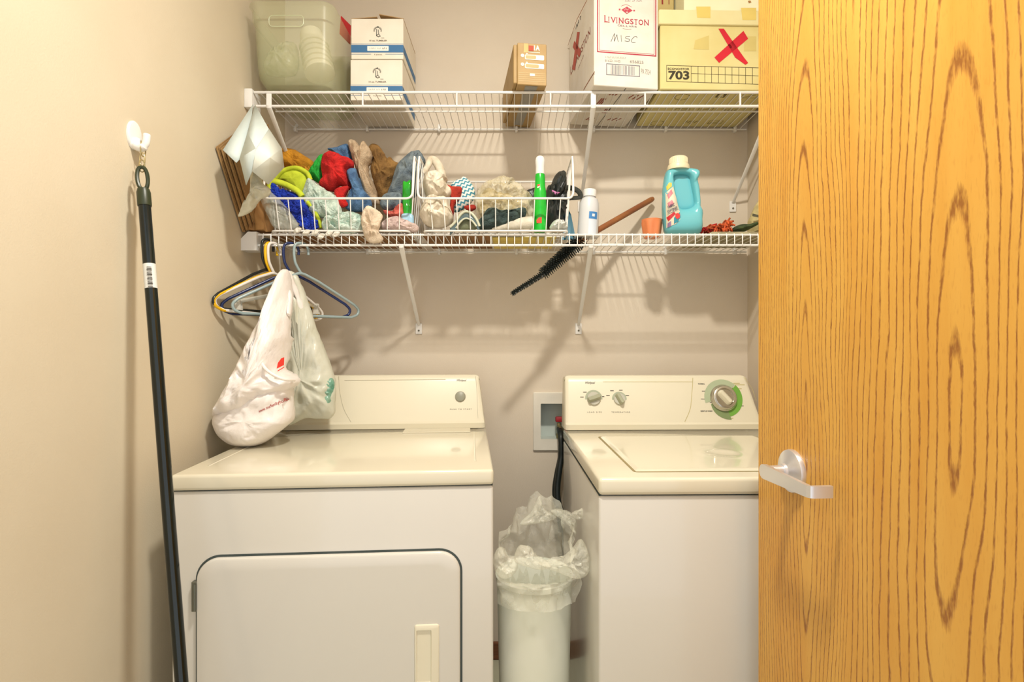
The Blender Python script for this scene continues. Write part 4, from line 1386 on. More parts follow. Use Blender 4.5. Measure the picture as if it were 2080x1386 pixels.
soft('grey_sock', 'grey blue plush sock drooping beside the basket wall', 'cloth', cloth('grey_plush', (132, 144, 148), (96, 112, 126), 0.7, 320),
     PF([(788, 404), (796, 370), (806, 338), (824, 318), (844, 307), (857, 313), (863, 330), (856, 342), (848, 372), (838, 404)], 1.905, 0.034, wr=0.016, ws=26, seed=13),
     PF([(772, 412), (780, 396), (800, 391), (818, 396), (822, 408), (812, 420), (790, 428), (776, 424)], 1.82, 0.020, wr=0.006, seed=14), group=G1)
greenp = mat('green_foil_pack', (42, 176, 40), 0.15, rgb2=(24, 134, 26), vscale=20)
pk = root('green_packet', P(828, 436, 1.80), 'shiny green packet with a pale blue base in the basket corner', 'packet')
bm = BM(); puff(bm, [(818, 374), (826, 370), (835, 368), (836, 402), (836, 438), (820, 438)], 1.80, 0.010, wr=0.003, flat=6)
build('wrapper', bm, greenp, pk, True, 60)
bm = BM(); puff(bm, [(816, 436), (838, 436), (840, 460), (830, 464), (818, 458)], 1.795, 0.010, wr=0.002, flat=6)
build('base', bm, mat('pale_blue_plastic', (156, 196, 220), 0.3), pk, True, 60)
mint = cloth('mint_knit', (214, 228, 214), (186, 208, 194), 0.9, 240, 60)
soft('mint_cloth', 'pale mint knitted cloth hanging over the blue chenille pad', 'cloth', mint,
     PF([(613, 400), (618, 380), (626, 364), (642, 374), (664, 388), (684, 402), (694, 428), (700, 446), (684, 452), (664, 446), (648, 442), (630, 436), (618, 418)], 1.812, 0.020, wr=0.014, ws=34, seed=16), group=G1)
soft('mint_roll', 'rolled mint and white knitted cloth at the bottom of the rag basket', 'cloth', cloth('mint_white_knit', (220, 232, 220), (170, 204, 186), 0.9, 240, 40),
     PF([(653, 456), (662, 440), (690, 434), (716, 432), (736, 442), (740, 462), (720, 474), (684, 474), (660, 470)], 1.785, 0.022, wr=0.014, ws=38, seed=17), group=G1)
soft('cream_sock', 'cream fleece sock hanging out through the basket front', 'cloth', cloth('cream_fleece', (232, 214, 190), (216, 192, 164), 0.5, 380),
     PF([(738, 428), (746, 419), (760, 424), (776, 438), (771, 458), (769, 474), (777, 486), (770, 494), (754, 494), (742, 486), (736, 466), (733, 446)], 1.738, 0.014, wr=0.010, ws=34, seed=18), group=G1)
soft('pink_towel', 'pale pink folded towel low in the rag basket', 'cloth', cloth('pale_pink_terry', (226, 204, 196), (208, 180, 174), 0.6, 360),
     PF([(774, 456), (784, 446), (806, 441), (830, 450), (848, 460), (846, 472), (822, 472), (790, 472), (778, 468)], 1.785, 0.022, wr=0.012, ws=36, seed=19), group=G1)
soft('salmon_rag', 'salmon pink rag above the pale pink towel', 'cloth', cloth('salmon_cloth', (222, 118, 102), (204, 92, 82)),
     PF([(778, 428), (794, 431), (806, 420), (817, 414), (822, 440), (804, 443), (786, 439)], 1.805, 0.012, wr=0.009, ws=40, seed=20), group=G1)
soft('clear_bag', 'clear plastic bag slumped at the end of the rag basket beside the paper bags', 'bag', mat('clear_bag_grey', (214, 216, 206), 0.12, rgb2=(186, 190, 176), vscale=40, alpha=0.45, bump=0.7, bscale=70),
     PF([(528, 404), (540, 384), (552, 392), (572, 410), (596, 440), (606, 462), (580, 466), (556, 462), (544, 440)], 1.775, 0.018, wr=0.007, ws=40, seed=21))
for i, (x, y) in enumerate(((604, 468), (622, 472), (640, 472), (652, 480), (668, 474), (682, 476))):
    soft('tissue_scrap', 'small white tissue scrap poking out under the rag basket', 'scrap', cloth('tissue', (240, 236, 226), (226, 220, 206), 0.2),
         PF([(x - 8, y + 3), (x - 2, y - 5), (x + 8, y - 4), (x + 4, y + 4), (x - 4, y + 6)], 1.748, 0.004, wr=0.003, ws=80, seed=30 + i), group='tissue scraps')

G2 = 'rags in the second basket'
cream = cloth('cream_cotton', (232, 222, 204), (216, 202, 176), 0.3, 500)
soft('cream_rag', 'tall crumpled cream cotton rag knotted at its top', 'cloth', cream,
     PF([(851, 434), (862, 408), (872, 398), (888, 400), (904, 404), (914, 424), (919, 446), (908, 460), (886, 465), (864, 460), (855, 446)], 1.795, 0.038, wr=0.020, ws=22, seed=41),
     PF([(858, 372), (864, 354), (874, 350), (892, 352), (908, 362), (904, 370), (915, 386), (912, 402), (890, 408), (868, 404), (862, 390)], 1.825, 0.034, wr=0.018, ws=26, seed=42),
     lambda bm: tube(bm, cr([P(860, 352, 1.84), P(868, 340, 1.84), P(874, 326, 1.845), P(880, 324, 1.845), P(889, 334, 1.845), P(896, 350, 1.84), P(897, 360, 1.84)], 6), [0.008, 0.0085, 0.009, 0.010, 0.0105, 0.010, 0.009, 0.010, 0.011, 0.0115, 0.012, 0.012, 0.0125, 0.012, 0.0115, 0.011, 0.011, 0.0115, 0.012, 0.0125, 0.013, 0.0135, 0.014, 0.014, 0.014, 0.0145, 0.015, 0.015, 0.015, 0.015, 0.015, 0.015, 0.015, 0.015, 0.015, 0.015, 0.015], 12), group=G2)
soft('brick_rag', 'brick red rag between the cream rag and the wavy patterned cloth', 'cloth', cloth('brick_cloth', (186, 52, 32), (160, 38, 24)),
     PF([(901, 374), (918, 379), (937, 381), (935, 400), (922, 420), (920, 446), (912, 440), (914, 400)], 1.835, 0.014, wr=0.004, seed=43),
     PF([(942, 420), (962, 416), (967, 424), (954, 430)], 1.845, 0.008, wr=0.002, seed=44), group=G2)
def wavy():
    m = bpy.data.materials.new('wavy_print')
    m.use_nodes = True
    nt = m.node_tree; p = nt.nodes['Principled BSDF']
    tc = nt.nodes.new('ShaderNodeTexCoord')
    mp = nt.nodes.new('ShaderNodeMapping'); mp.inputs['Rotation'].default_value = (0, R(28), 0)
    nt.links.new(tc.outputs['Object'], mp.inputs[0])
    sep = nt.nodes.new('ShaderNodeSeparateXYZ'); nt.links.new(mp.outputs[0], sep.inputs[0])
    def mt(op, a, b):
        n = nt.nodes.new('ShaderNodeMath'); n.operation = op
        for i, v in enumerate((a, b)):
            if isinstance(v, (int, float)): n.inputs[i].default_value = v
            else: nt.links.new(v, n.inputs[i])
        return n.outputs[0]
    sn = mt('MULTIPLY', mt('SINE', mt('MULTIPLY', sep.outputs['X'], 420.0), 0), 0.0028)
    st_ = mt('FRACT', mt('MULTIPLY', mt('ADD', sep.outputs['Z'], sn), 72.0), 0)
    gt = mt('GREATER_THAN', st_, 0.55)
    mx = nt.nodes.new('ShaderNodeMix'); mx.data_type = 'RGBA'
    nt.links.new(gt, mx.inputs[0]); mx.inputs[6].default_value = srgb((228, 228, 218)); mx.inputs[7].default_value = srgb((68, 138, 158))
    nt.links.new(mx.outputs[2], p.inputs['Base Color']); p.inputs['Roughness'].default_value = 0.9
    return m
soft('wavy_cloth', 'white cloth with teal wavy lines standing in the basket', 'cloth', wavy(),
     PF([(915, 377), (924, 368), (934, 364), (942, 359), (953, 367), (963, 384), (964, 400), (957, 412), (944, 424), (926, 432), (917, 424), (924, 400)], 1.865, 0.022, wr=0.005, seed=45), group=G2)
soft('cream_wadding', 'cream wadding seen inside the clear bag in the basket', 'wadding', cloth('cream_wad', (226, 206, 152), (202, 178, 116), 0.5, 200, 40),
     PF([(968, 420), (974, 398), (990, 384), (1012, 392), (1040, 400), (1062, 410), (1066, 426), (1040, 440), (1000, 446), (976, 440)], 1.885, 0.034, wr=0.016, ws=30, seed=46))
soft('clear_bag', 'large glossy clear plastic bag bulging over the second basket rim', 'bag', mat('clear_bag_gloss', (240, 234, 210), 0.10, rgb2=(214, 200, 156), vscale=60, alpha=0.48, bump=1.0, bscale=80),
     PF([(962, 420), (968, 392), (984, 372), (1000, 366), (1014, 361), (1034, 363), (1054, 376), (1072, 394), (1084, 412), (1084, 440), (1060, 456), (1010, 460), (974, 450)], 1.865, 0.056, wr=0.020, ws=40, seed=47))
soft('slate_rag', 'dark slate green rag lying in the second basket under the clear bag', 'cloth', cloth('slate_cloth', (66, 84, 80), (44, 60, 58), 0.4, 300),
     PF([(962, 458), (978, 442), (992, 424), (1022, 428), (1046, 425), (1066, 423), (1067, 440), (1046, 454), (1010, 464), (976, 468)], 1.79, 0.018, wr=0.012, ws=28, seed=48), group=G2)
soft('white_roll', 'white rolled wipe with a round end at the base of the green bottle', 'roll', cloth('white_wipe', (226, 220, 204), (210, 202, 182), 0.3),
     lambda bm: tube(bm, cr([P(1000, 466, 1.79), P(1030, 460, 1.785), P(1060, 454, 1.78), P(1082, 452, 1.78)], 5), [0.008, 0.0095, 0.011, 0.012, 0.013, 0.014, 0.015, 0.016, 0.017, 0.018, 0.019, 0.0195, 0.020, 0.020, 0.020, 0.020], 16), group=G2)
# safety goggles: clear arched lens with a soft rim
gg = root('safety_goggles', P(945, 464, 1.77), 'pair of clear safety goggles with a soft pale rim low in the basket', 'goggles')
bm = BM()
arch = [(914, 462), (926, 450), (936, 436), (946, 430), (958, 434), (968, 446), (974, 460)]
tube(bm, cr([P(x, y, 1.762) for x, y in arch], 6), 0.0045, 8)
tube(bm, cr([P(x, y + 14, 1.758) for x, y in arch[1:-1]], 6), 0.0032, 8)
build('rim', bm, mat('pale_vinyl', (198, 200, 176), 0.35), gg, True, 60)
bm = BM()
ga = cr([P(x, y, 1.765) for x, y in arch], 5); gb = cr([P(x, y + 16, 1.757) for x, y in arch], 5)
loft(bm, [ga, gb], False, False, closed=False)
build('lens', bm, mat('smoke_lens', (92, 112, 116), 0.15, alpha=0.8), gg, True, 60, solid=0.002)
bm = BM(); puff(bm, [(920, 466), (934, 448), (946, 440), (960, 448), (970, 464), (946, 470)], 1.785, 0.012, wr=0.003)
build('face_seal', bm, mat('olive_vinyl', (120, 126, 96), 0.5), gg, True, 60)

# green spray bottle
gb_ = root('spray_bottle', P(1097, 464, 1.805), 'bright green cleaning bottle with a white cap in the basket', 'bottle')
yb0 = 1.805
c0 = P(1097, 464, yb0)
px2m = yb0 / F
zz0 = LT + 0.011
prof = [(464, 13.2), (460, 14.4), (425, 14.0), (402, 12.6), (386, 12.8), (380, 11.8), (372, 10.4), (362, 10.2), (350, 10.0), (346, 8.6)]
bm = BM(); lathe(bm, [(0.0005, zz0)] + [(r * px2m, zz0 + (464 - y) * px2m) for y, r in prof] + [(0.0005, zz0 + (464 - 345.5) * px2m)], (c0.x, yb0, 0), 32, sy=1.0)
gbody = build('body', bm, mat('bright_green_plastic', (30, 186, 52), 0.25, rgb2=(22, 172, 44)), gb_)
bm = BM(); lathe(bm, [(0.0005, zz0 + (464 - 347) * px2m)] + [(r * px2m, zz0 + (464 - y) * px2m) for y, r in ((347, 9.4), (332, 9.0), (326, 9.6), (320, 9.8), (314, 8.6), (311, 6.0), (310, 2.0))] + [(0.0005, zz0 + (464 - 309.6) * px2m)], (c0.x, yb0, 0), 24)
build('cap', bm, wplast, gb_)
gl = Face((c0.x, yb0 - 14.4 * px2m, zz0), (1, 0, 0), (0, 0, 1), 0.0)
bm = BM(); gl.poly(bm, [(-0.012, 0.024), (0.004, 0.024), (0.004, 0.044), (-0.006, 0.042), (-0.013, 0.034)])
build('label_flash', bm, mat('orange_red_label', (222, 66, 34), 0.5), gbody, True, 0)
bm = BM(); gl2 = Face((c0.x, yb0 - 10.7 * px2m, zz0), (1, 0, 0), (0, 0, 1), 0.0)
gl2.poly(bm, [(-0.010, 0.146), (-0.001, 0.149), (-0.001, 0.153), (-0.010, 0.152)])
build('label_red_bar', bm, mat('label_red_bar', (214, 44, 40), 0.5), gbody, True, 0)
bm = BM(); gl2.poly(bm, [(-0.010, 0.140), (-0.001, 0.142), (-0.001, 0.148), (-0.010, 0.145)])
build('label_white_bar', bm, mat('label_white_bar', (232, 226, 204), 0.5), gbody, True, 0)
blackp = mat('black_bag_film', (52, 56, 52), 0.38, rgb2=(30, 34, 34), vscale=30, bump=0.5, bscale=60)
kb = root('black_bag', P(1128, 462, 1.87), 'crumpled black plastic bag with a pink patch behind the green bottle', 'bag')
bm = BM()
puff(bm, [(1108, 466), (1106, 420), (1110, 382), (1118, 376), (1126, 358), (1138, 348), (1148, 352), (1150, 376), (1154, 392), (1154, 420), (1148, 444), (1140, 466)], 1.89, 0.028, c=(1128, 410), wr=0.016, ws=42, seed=51, n=4, rings=8)
puff(bm, [(1068, 392), (1078, 384), (1092, 384), (1090, 420), (1078, 420)], 1.93, 0.010, wr=0.004, seed=52)
build('film', bm, blackp, kb, True, 28)
bm = BM(); puff(bm, [(1121, 386), (1130, 390), (1137, 391), (1129, 397), (1124, 394)], 1.850, 0.004, wr=0.0005)
build('pink_patch', bm, mat('pink_plastic', (206, 122, 176), 0.4), kb, True, 60)
soft('black_strap', 'black nylon strap looping out through the side of the basket', 'strap', mat('black_webbing', (38, 40, 32), 0.7, bump=0.5, bscale=300),
     lambda bm: tube(bm, cr([P(1150, 381, 1.86), P(1164, 383, 1.85), P(1176, 390, 1.845), P(1179, 400, 1.845), P(1170, 402, 1.845), P(1158, 403, 1.85), P(1152, 408, 1.86)], 6), 0.0085, 8, flat=0.3))
soft('foil_ball', 'crumpled white foil lump in the basket corner below the black bag', 'foil', mat('white_foil', (222, 226, 220), 0.15, metal=0.3, bump=0.8, bscale=90),
     PF([(1116, 466), (1122, 452), (1134, 446), (1148, 452), (1152, 464), (1136, 468)], 1.785, 0.016, wr=0.010, ws=60, seed=53))

# ------------------------------------------------------------------ other things on the lower shelf
teal = root('teal_scraper', P(1160, 482, 1.88), 'teal plastic dustpan edge standing beside the white bottle', 'dustpan')
bm = BM(); plate(bm, [P(1154, 424, 1.90), P(1160, 436, 1.89), P(1170, 487, 1.862), P(1142, 487, 1.862), P(1148, 450, 1.88)], (0, 0.006, 0))
build('pan', bm, mat('teal_plastic', (32, 116, 142), 0.35), teal)
# white bottle with blue label
wbt = root('detergent_bottle', (0.262, 1.855, LT), 'tall translucent white bottle with a small blue label beside the wooden brush', 'bottle')
tilt = Matrix.Translation((0.256, 1.855, LT + 0.001)) @ Matrix.Rotation(R(3.0), 4, 'Y')
bm = BM(); lathe(bm, [(0.0005, 0), (0.032, 0), (0.035, 0.004), (0.0345, 0.085), (0.033, 0.115), (0.028, 0.130), (0.019, 0.136), (0.019, 0.140), (0.0005, 0.140)], (0, 0, 0), 32, mtx=tilt)
wbo = build('body', bm, mat('milky_plastic', (222, 222, 222), 0.3, rgb2=(214, 216, 220), alpha=0.88), wbt)
bm = BM(); lathe(bm, [(0.0005, 0.139), (0.0225, 0.139), (0.0225, 0.160), (0.0205, 0.163), (0.0005, 0.163)], (0, 0, 0), 24, mtx=tilt)
build('cap', bm, wplast, wbt)
def cyl_label(r, a0, a1, z0, z1):
    bm = BM()
    rings = []
    for z in (z0, z1):
        rings.append([tilt @ Vector((r * math.cos(R(a0 + (a1 - a0) * k / 10)), r * math.sin(R(a0 + (a1 - a0) * k / 10)), z)) for k in range(11)])
    return loft(bm, rings, False, False, closed=False)
build('label', cyl_label(0.0352, -95, -45, 0.004, 0.068), mat('label_pale', (214, 224, 236), 0.5), wbo)
build('label_blue', cyl_label(0.0355, -95, -45, 0.058, 0.082), mat('label_blue', (58, 130, 196), 0.5), wbo)
build('label_dot', cyl_label(0.0357, -78, -62, 0.066, 0.075), mat('label_dot', (228, 230, 236), 0.5), wbo)
# wooden brush with black bristles stuck through the shelf
br = root('radiator_brush', P(1180, 487, 1.864), 'long wooden handled brush with black bristles poked down through the wire shelf', 'brush')
w0, w1, w2, w3 = P(1326, 404, 2.07), P(1172, 492, 1.862), P(1104, 556, 1.79), P(1040, 597, 1.745)
bm = BM(); tube(bm, [w0, w0 + (w1 - w0) * 0.03, w0 + (w1 - w0) * 0.5, w1], [0.008, 0.0105, 0.0105, 0.010], 16)
build('handle', bm, mat('brush_wood', (176, 120, 64), 0.5, rgb2=(140, 84, 52), vscale=6), br)
bm = BM()
tube(bm, [w0 + (w1 - w0) * 0.035 + Vector((0, -0.0112, 0)), w0 + (w1 - w0) * 0.035 + Vector((0, -0.008, 0))], 0.0025, 8)
build('hang_hole', bm, black_ink, br)
bm = BM()
tube(bm, [w1, w2, w3], 0.003, 6)
random.seed(5)
for (a_, b_2, n_, r0_, r1_) in ((w1 + (w1 - w0).normalized() * -0.02, w2, 420, 0.028, 0.021), (w2, w3, 200, 0.0125, 0.0085)):
    d = (b_2 - a_).normalized()
    e1_ = d.orthogonal().normalized(); e2_ = d.cross(e1_)
    for i in range(n_):
        t = i / n_
        an = i * 2.399
        rr_ = (r0_ + (r1_ - r0_) * t) * random.uniform(0.86, 1.06)
        p = a_ + (b_2 - a_) * t
        o_ = e1_ * math.cos(an) + e2_ * math.sin(an)
        tube(bm, [p, p + o_ * rr_ * 0.55 + d * 0.001, p + o_ * rr_ + d * 0.004], [0.0016, 0.0016, 0.0011], 4)
build('bristles', bm, mat('black_bristle', (26, 34, 30), 0.5), br, True, 60, kind='stuff')
# orange scoop cup
sc = P(1327, 476, 1.84)
bm = BM()
rings = []
for (z, r, am) in ((0.0, 0.027, 0.04), (0.002, 0.028, 0.05), (0.050, 0.0335, 0.06), (0.056, 0.034, 0.0), (0.062, 0.0345, 0.0), (0.062, 0.032, 0.0), (0.050, 0.0315, 0.05), (0.004, 0.026, 0.04)):
    rings.append([Vector((sc.x + r * (1 + am * math.cos(6 * a)) * math.cos(a), 1.86 + r * (1 + am * math.cos(6 * a)) * math.sin(a), LT + 0.001 + z)) for a in [2 * math.pi * k / 48 for k in range(48)]])
loft(bm, rings)
tag(build('scoop_cup', bm, mat('orange_plastic', (226, 138, 90), 0.35, rgb2=(216, 124, 74))), 'orange fluted plastic measuring cup next to the blue jug', 'cup')

# ------------------------------------------------------------------ blue fabric softener jug
JY = 1.84
jug = root('softener_jug', P(1386, 477, JY), 'turquoise fabric softener jug with a cream cap and moulded handle', 'jug')
outl = [(1352, 352), (1357, 347), (1378, 343), (1404, 344), (1416, 347), (1419, 355), (1415, 366), (1419, 385), (1421, 410), (1421, 425), (1425, 436), (1423, 452), (1424, 466), (1420, 475), (1400, 478), (1370, 478), (1352, 476), (1348, 460), (1346, 430), (1346, 400), (1347, 378)]
hole = [(1366, 364), (1371, 357), (1384, 355), (1396, 357), (1401, 364), (1404, 380), (1408, 400), (1409, 416), (1402, 423), (1388, 426), (1379, 423), (1374, 410), (1370, 390)]
def resample(pts, n, c):
    q = cr([(p[0], p[1], 0) for p in pts], 8, True)
    out = []
    for k in range(n):
        a = 2 * math.pi * k / n
        d = Vector((math.cos(a), math.sin(a), 0))
        best = None
        for i in range(len(q)):
            p1, p2 = q[i] - c, q[(i + 1) % len(q)] - c
            e = p2 - p1
            den = d.x * e.y - d.y * e.x
            if abs(den) < 1e-9: continue
            t = (p1.x * e.y - p1.y * e.x) / den
            s_ = (p1.x * d.y - p1.y * d.x) / den
            if t > 0 and 0 <= s_ <= 1 and (best is None or t > best): best = t
        out.append(c + d * (best or 1.0))
    return out
hc = Vector((1388, 392, 0))
NJ = 96
ro, ri = resample(outl, NJ, hc), resample(hole, NJ, hc)
TJ = 0.038
def jpt(k, s, side):
    p = ro[k] + (ri[k] - ro[k]) * s
    h = TJ * max(0.0, 1 - abs(2 * s - 1) ** 3.0) ** 0.5
    wid = min(1.0, (ro[k] - ri[k]).length / 34.0)
    q = P(p.x, p.y, JY)
    return q + Vector((0, side * h * (0.35 + 0.65 * wid), 0))
bm = BM()
NS = 12
loops = []
for i in range(NS + 1):
    s = 0.5 - 0.5 * math.cos(math.pi * i / NS)
    loops.append([jpt(k, s, -1) for k in range(NJ)])
for i in range(NS - 1, 0, -1):
    s = 0.5 - 0.5 * math.cos(math.pi * i / NS)
    loops.append([jpt(k, s, 1) for k in range(NJ)])
loops.append([v.copy() for v in loops[0]])
loft(bm, loops, False, False)
bmesh.ops.remove_doubles(bm, verts=bm.verts, dist=1e-6)
jm = mat('turquoise_plastic', (112, 192, 202), 0.25, rgb2=(106, 186, 196), vscale=3)
jb = build('body', bm, jm, jug, True, 60)
bm = BM()
puff(bm, [(1364, 400), (1364, 362), (1372, 352), (1398, 352), (1406, 366), (1412, 400), (1412, 420), (1400, 428), (1380, 428), (1372, 416)], JY + 0.012, 0.012, c=(1388, 395), wr=0.0, flat=6)
build('grip_well', bm, jm, jug, True, 60)
cz = P(1378, 344, JY)
jp = JY / F
bm = BM()
lathe(bm, [(0.0005, -0.004), (22 * jp, -0.004), (22.5 * jp, 0.002), (21 * jp, 0.012), (18.5 * jp, 0.015), (18 * jp, 0.018), (17.4 * jp, 0.036), (16 * jp, 0.039), (0.0005, 0.040)], (cz.x, JY, cz.z), 40)
jc = build('cap', bm, mat('cream_cap', (236, 224, 188), 0.4), jug)
bm = BM()
for k in range(30):
    a = 2 * math.pi * k / 30
    d = Vector((math.cos(a), math.sin(a), 0))
    tube(bm, [Vector((cz.x, JY, cz.z + 0.018)) + d * 17.9 * jp, Vector((cz.x, JY, cz.z + 0.036)) + d * 17.4 * jp], 0.0010, 5)
build('cap_ribs', bm, MATS['cream_cap'], jc, True, 60, kind='stuff')
def jug_surface(x, y, off):
    # front surface of the jug at a pixel, found through the body's own rings
    p = Vector((x, y, 0)) - hc
    a = math.atan2(p.y, p.x) % (2 * math.pi)
    kf = a / (2 * math.pi) * NJ
    k0 = int(kf) % NJ; k1 = (k0 + 1) % NJ; t = kf - int(kf)
    rO = ((ro[k0] - hc).length * (1 - t) + (ro[k1] - hc).length * t)
    rI = ((ri[k0] - hc).length * (1 - t) + (ri[k1] - hc).length * t)
    s = min(0.98, max(0.02, (rO - p.length) / (rO - rI)))
    h = TJ * max(0.0, 1 - abs(2 * s - 1) ** 3.0) ** 0.5
    wid = min(1.0, (rO - rI) / 34.0)
    q = P(x, y, JY)
    return q + Vector((0, -h * (0.35 + 0.65 * wid) - off, 0))
def jug_patch(name, pts, m, off, label=None):
    bm = BM()
    c = Vector((sum(p[0] for p in pts) / len(pts), sum(p[1] for p in pts) / len(pts), 0))
    q = []
    for i in range(len(pts)):
        a_, b_3 = Vector((*pts[i], 0)), Vector((*pts[(i + 1) % len(pts)], 0))
        for k in range(4): q.append(a_ + (b_3 - a_) * k / 4)
    rings = []
    for r in (1.0, 0.8, 0.6, 0.4, 0.2, 0.03):
        rings.append([jug_surface(*(c + (p - c) * r)[:2], off) for p in q])
    loft(bm, rings, False, True)
    return build(name, bm, m, jb, True, 60, label)
jug_patch('label', [(1348, 396), (1362, 384), (1366, 400), (1372, 424), (1375, 440), (1374, 452), (1366, 460), (1350, 466), (1348, 430)], mat('jug_label_cream', (222, 212, 186), 0.5), 0.0012, 'printed label on the jug')
jug_patch('label_yellow', [(1349, 384), (1354, 376), (1359, 377), (1359, 384), (1350, 392)], mat('jug_yellow', (238, 206, 84), 0.5), 0.0012)
jug_patch('label_pink', [(1350, 400), (1358, 390), (1361, 398), (1352, 410)], mat('jug_pink', (206, 128, 140), 0.5), 0.0020)
jug_patch('label_pink', [(1350, 418), (1358, 412), (1362, 420), (1352, 428)], MATS['jug_pink'], 0.0020)
jug_patch('label_teal', [(1362, 448), (1374, 436), (1375, 446), (1370, 456), (1362, 460)], mat('jug_teal', (46, 140, 160), 0.5), 0.0020)
jug_patch('label_red', [(1349, 446), (1362, 436), (1365, 440), (1352, 454)], mat('jug_red', (198, 36, 48), 0.5), 0.0026)
jug_patch('label_flower', [(1364, 446), (1365, 440), (1370, 438), (1374, 442), (1373, 448), (1368, 451)], mat('jug_flower', (222, 62, 58), 0.5), 0.0030)
jug_patch('label_stripe', [(1351, 458), (1356, 454), (1357, 464), (1351, 466)], mat('jug_violet', (150, 120, 160), 0.5), 0.0026)
pj = jug_surface(1360, 428, 0.0042)
jf = Face(pj, Vector((1, -0.05, 0)), (0, -0.12, 1), 0.0)
def jt(bm):
    jf.text(bm, 'FABRIC', -0.017, -0.003, 0.0085, width=0.026, shear=0.3, bold=0.02, ang=R(24))
    jf.text(bm, 'SOFTENER', -0.018, -0.018, 0.0085, width=0.036, shear=0.3, bold=0.02, ang=R(24))
    jf.line(bm, [(-0.016, -0.021), (0.018, -0.005)], 0.0012)
printed('lettering', jt, mat('navy_ink', (34, 46, 84), 0.6), jb, 'slanted navy lettering reading FABRIC SOFTENER')

# ------------------------------------------------------------------ right end of the lower shelf
random.seed(21)
fl = root('string_duster', P(1460, 474, 1.86), 'orange and red string duster lying on the shelf beside the jug', 'duster')
for nm, rgb, n_, xr in (('strands', (232, 104, 52), 70, (1436, 1484)), ('red_strands', (206, 32, 28), 36, (1424, 1452))):
    bm = BM()
    for i in range(n_):
        x = random.uniform(*xr); t = (x - 1424) / 60.0
        yb_3 = 474 - random.uniform(0, 5)
        hgt = 6 + 16 * max(0, min(1, t)) * random.random()
        Yq = 1.86 + random.uniform(-0.03, 0.03)
        tube(bm, cr([P(x - 5, yb_3, Yq), P(x, yb_3 - hgt, Yq), P(x + random.uniform(2, 12), yb_3 - hgt * random.uniform(0.4, 1.4), Yq - 0.01)], 4), 0.0030, 6)
    if nm == 'strands':
        tube(bm, cr([P(1472, 462, 1.85), P(1478, 450, 1.85), P(1483, 443, 1.85)], 4), 0.0032, 6)
        tube(bm, cr([P(1474, 460, 1.84), P(1486, 456, 1.84), P(1493, 458, 1.84)], 4), 0.0030, 6)
    build(nm, bm, cloth('strand_' + nm, rgb, tuple(v * 0.8 for v in rgb)), fl, True, 70, kind='stuff')
soft('green_pouch', 'dark olive green pouch with a narrow neck on the folded grey cloth', 'pouch', cloth('olive_pouch', (76, 92, 52), (52, 64, 40), 0.3),
     PF([(1484, 470), (1492, 461), (1506, 456), (1520, 456), (1536, 452), (1540, 456), (1526, 464), (1514, 470), (1500, 473)], 1.90, 0.026, wr=0.004, seed=61))
sack = root('printed_sack', P(1560, 470, 1.96), 'cream printed paper sack slumped in the shelf corner behind the door edge', 'sack')
bm = BM(); soft_loft(bm, [(408, 1545, 1600, 1.99, 0.010), (420, 1536, 1604, 1.985, 0.025), (440, 1526, 1604, 1.98, 0.045), (462, 1522, 1602, 1.975, 0.05), (473, 1524, 1600, 1.975, 0.05)], 32, 4, 0.02, 6, 1.0, 0.006, 25)
sb = build('sack_body', bm, cloth('cream_sack', (206, 192, 140), (190, 174, 120), 0.3, 150), sack, True, 60)
bm = BM(); sf = Face(P(1536, 436, 1.926), (1, 0, 0), (0, 0.1, 1), 0.0)
sf.poly(bm, [(-0.014, -0.006), (0.012, -0.012), (0.013, -0.003), (-0.013, 0.004)]); 
build('sack_print', bm, mat('sack_ink', (88, 86, 66), 0.7), sb, True, 0)
bm = BM()
for i, (z, x0_, x1_) in enumerate(((0.0, 0.640, 0.880), (0.005, 0.655, 0.885), (0.010, 0.665, 0.880))):
    box(bm, x0_, x1_, 1.80 + i * 0.01, 2.06, LT + 0.0005 + z, LT + 0.0050 + z, 0.0018, 1)
tag(build('folded_cloth', bm, cloth('grey_sheet', (182, 174, 142), (160, 150, 116), 0.3, 200)), 'flat folded grey cloth under the olive pouch', 'cloth')
# flat paper under the baskets
def flat_thing(name, label, cat, m, x0, x1, y0, y1, z, t):
    bm = BM(); box(bm, x0, x1, y0, y1, z, z + t, min(t * 0.4, 0.001), 1)
    return tag(build(name, bm, m), label, cat)
kraft = mat('kraft_paper', (150, 108, 62), 0.8, rgb2=(128, 88, 48), vscale=12, bump=0.3, bscale=60)
flat_thing('flat_paper_bag', 'flattened brown paper bag under the basket of rags', 'paper bag', kraft, -0.815, -0.34, 1.79, 2.07, LT + 0.0002, 0.0026)
flat_thing('flat_paper_bag', 'flattened brown paper bag under the basket with the green bottle', 'paper bag', kraft, -0.30, -0.075, 1.79, 2.07, LT + 0.0002, 0.0026)
flat_thing('yellow_folder', 'pale yellow folder lying flat under the basket with the green bottle', 'folder', mat('yellow_paper', (236, 212, 112), 0.7), -0.070, 0.150, 1.85, 2.07, LT + 0.0002, 0.0022)

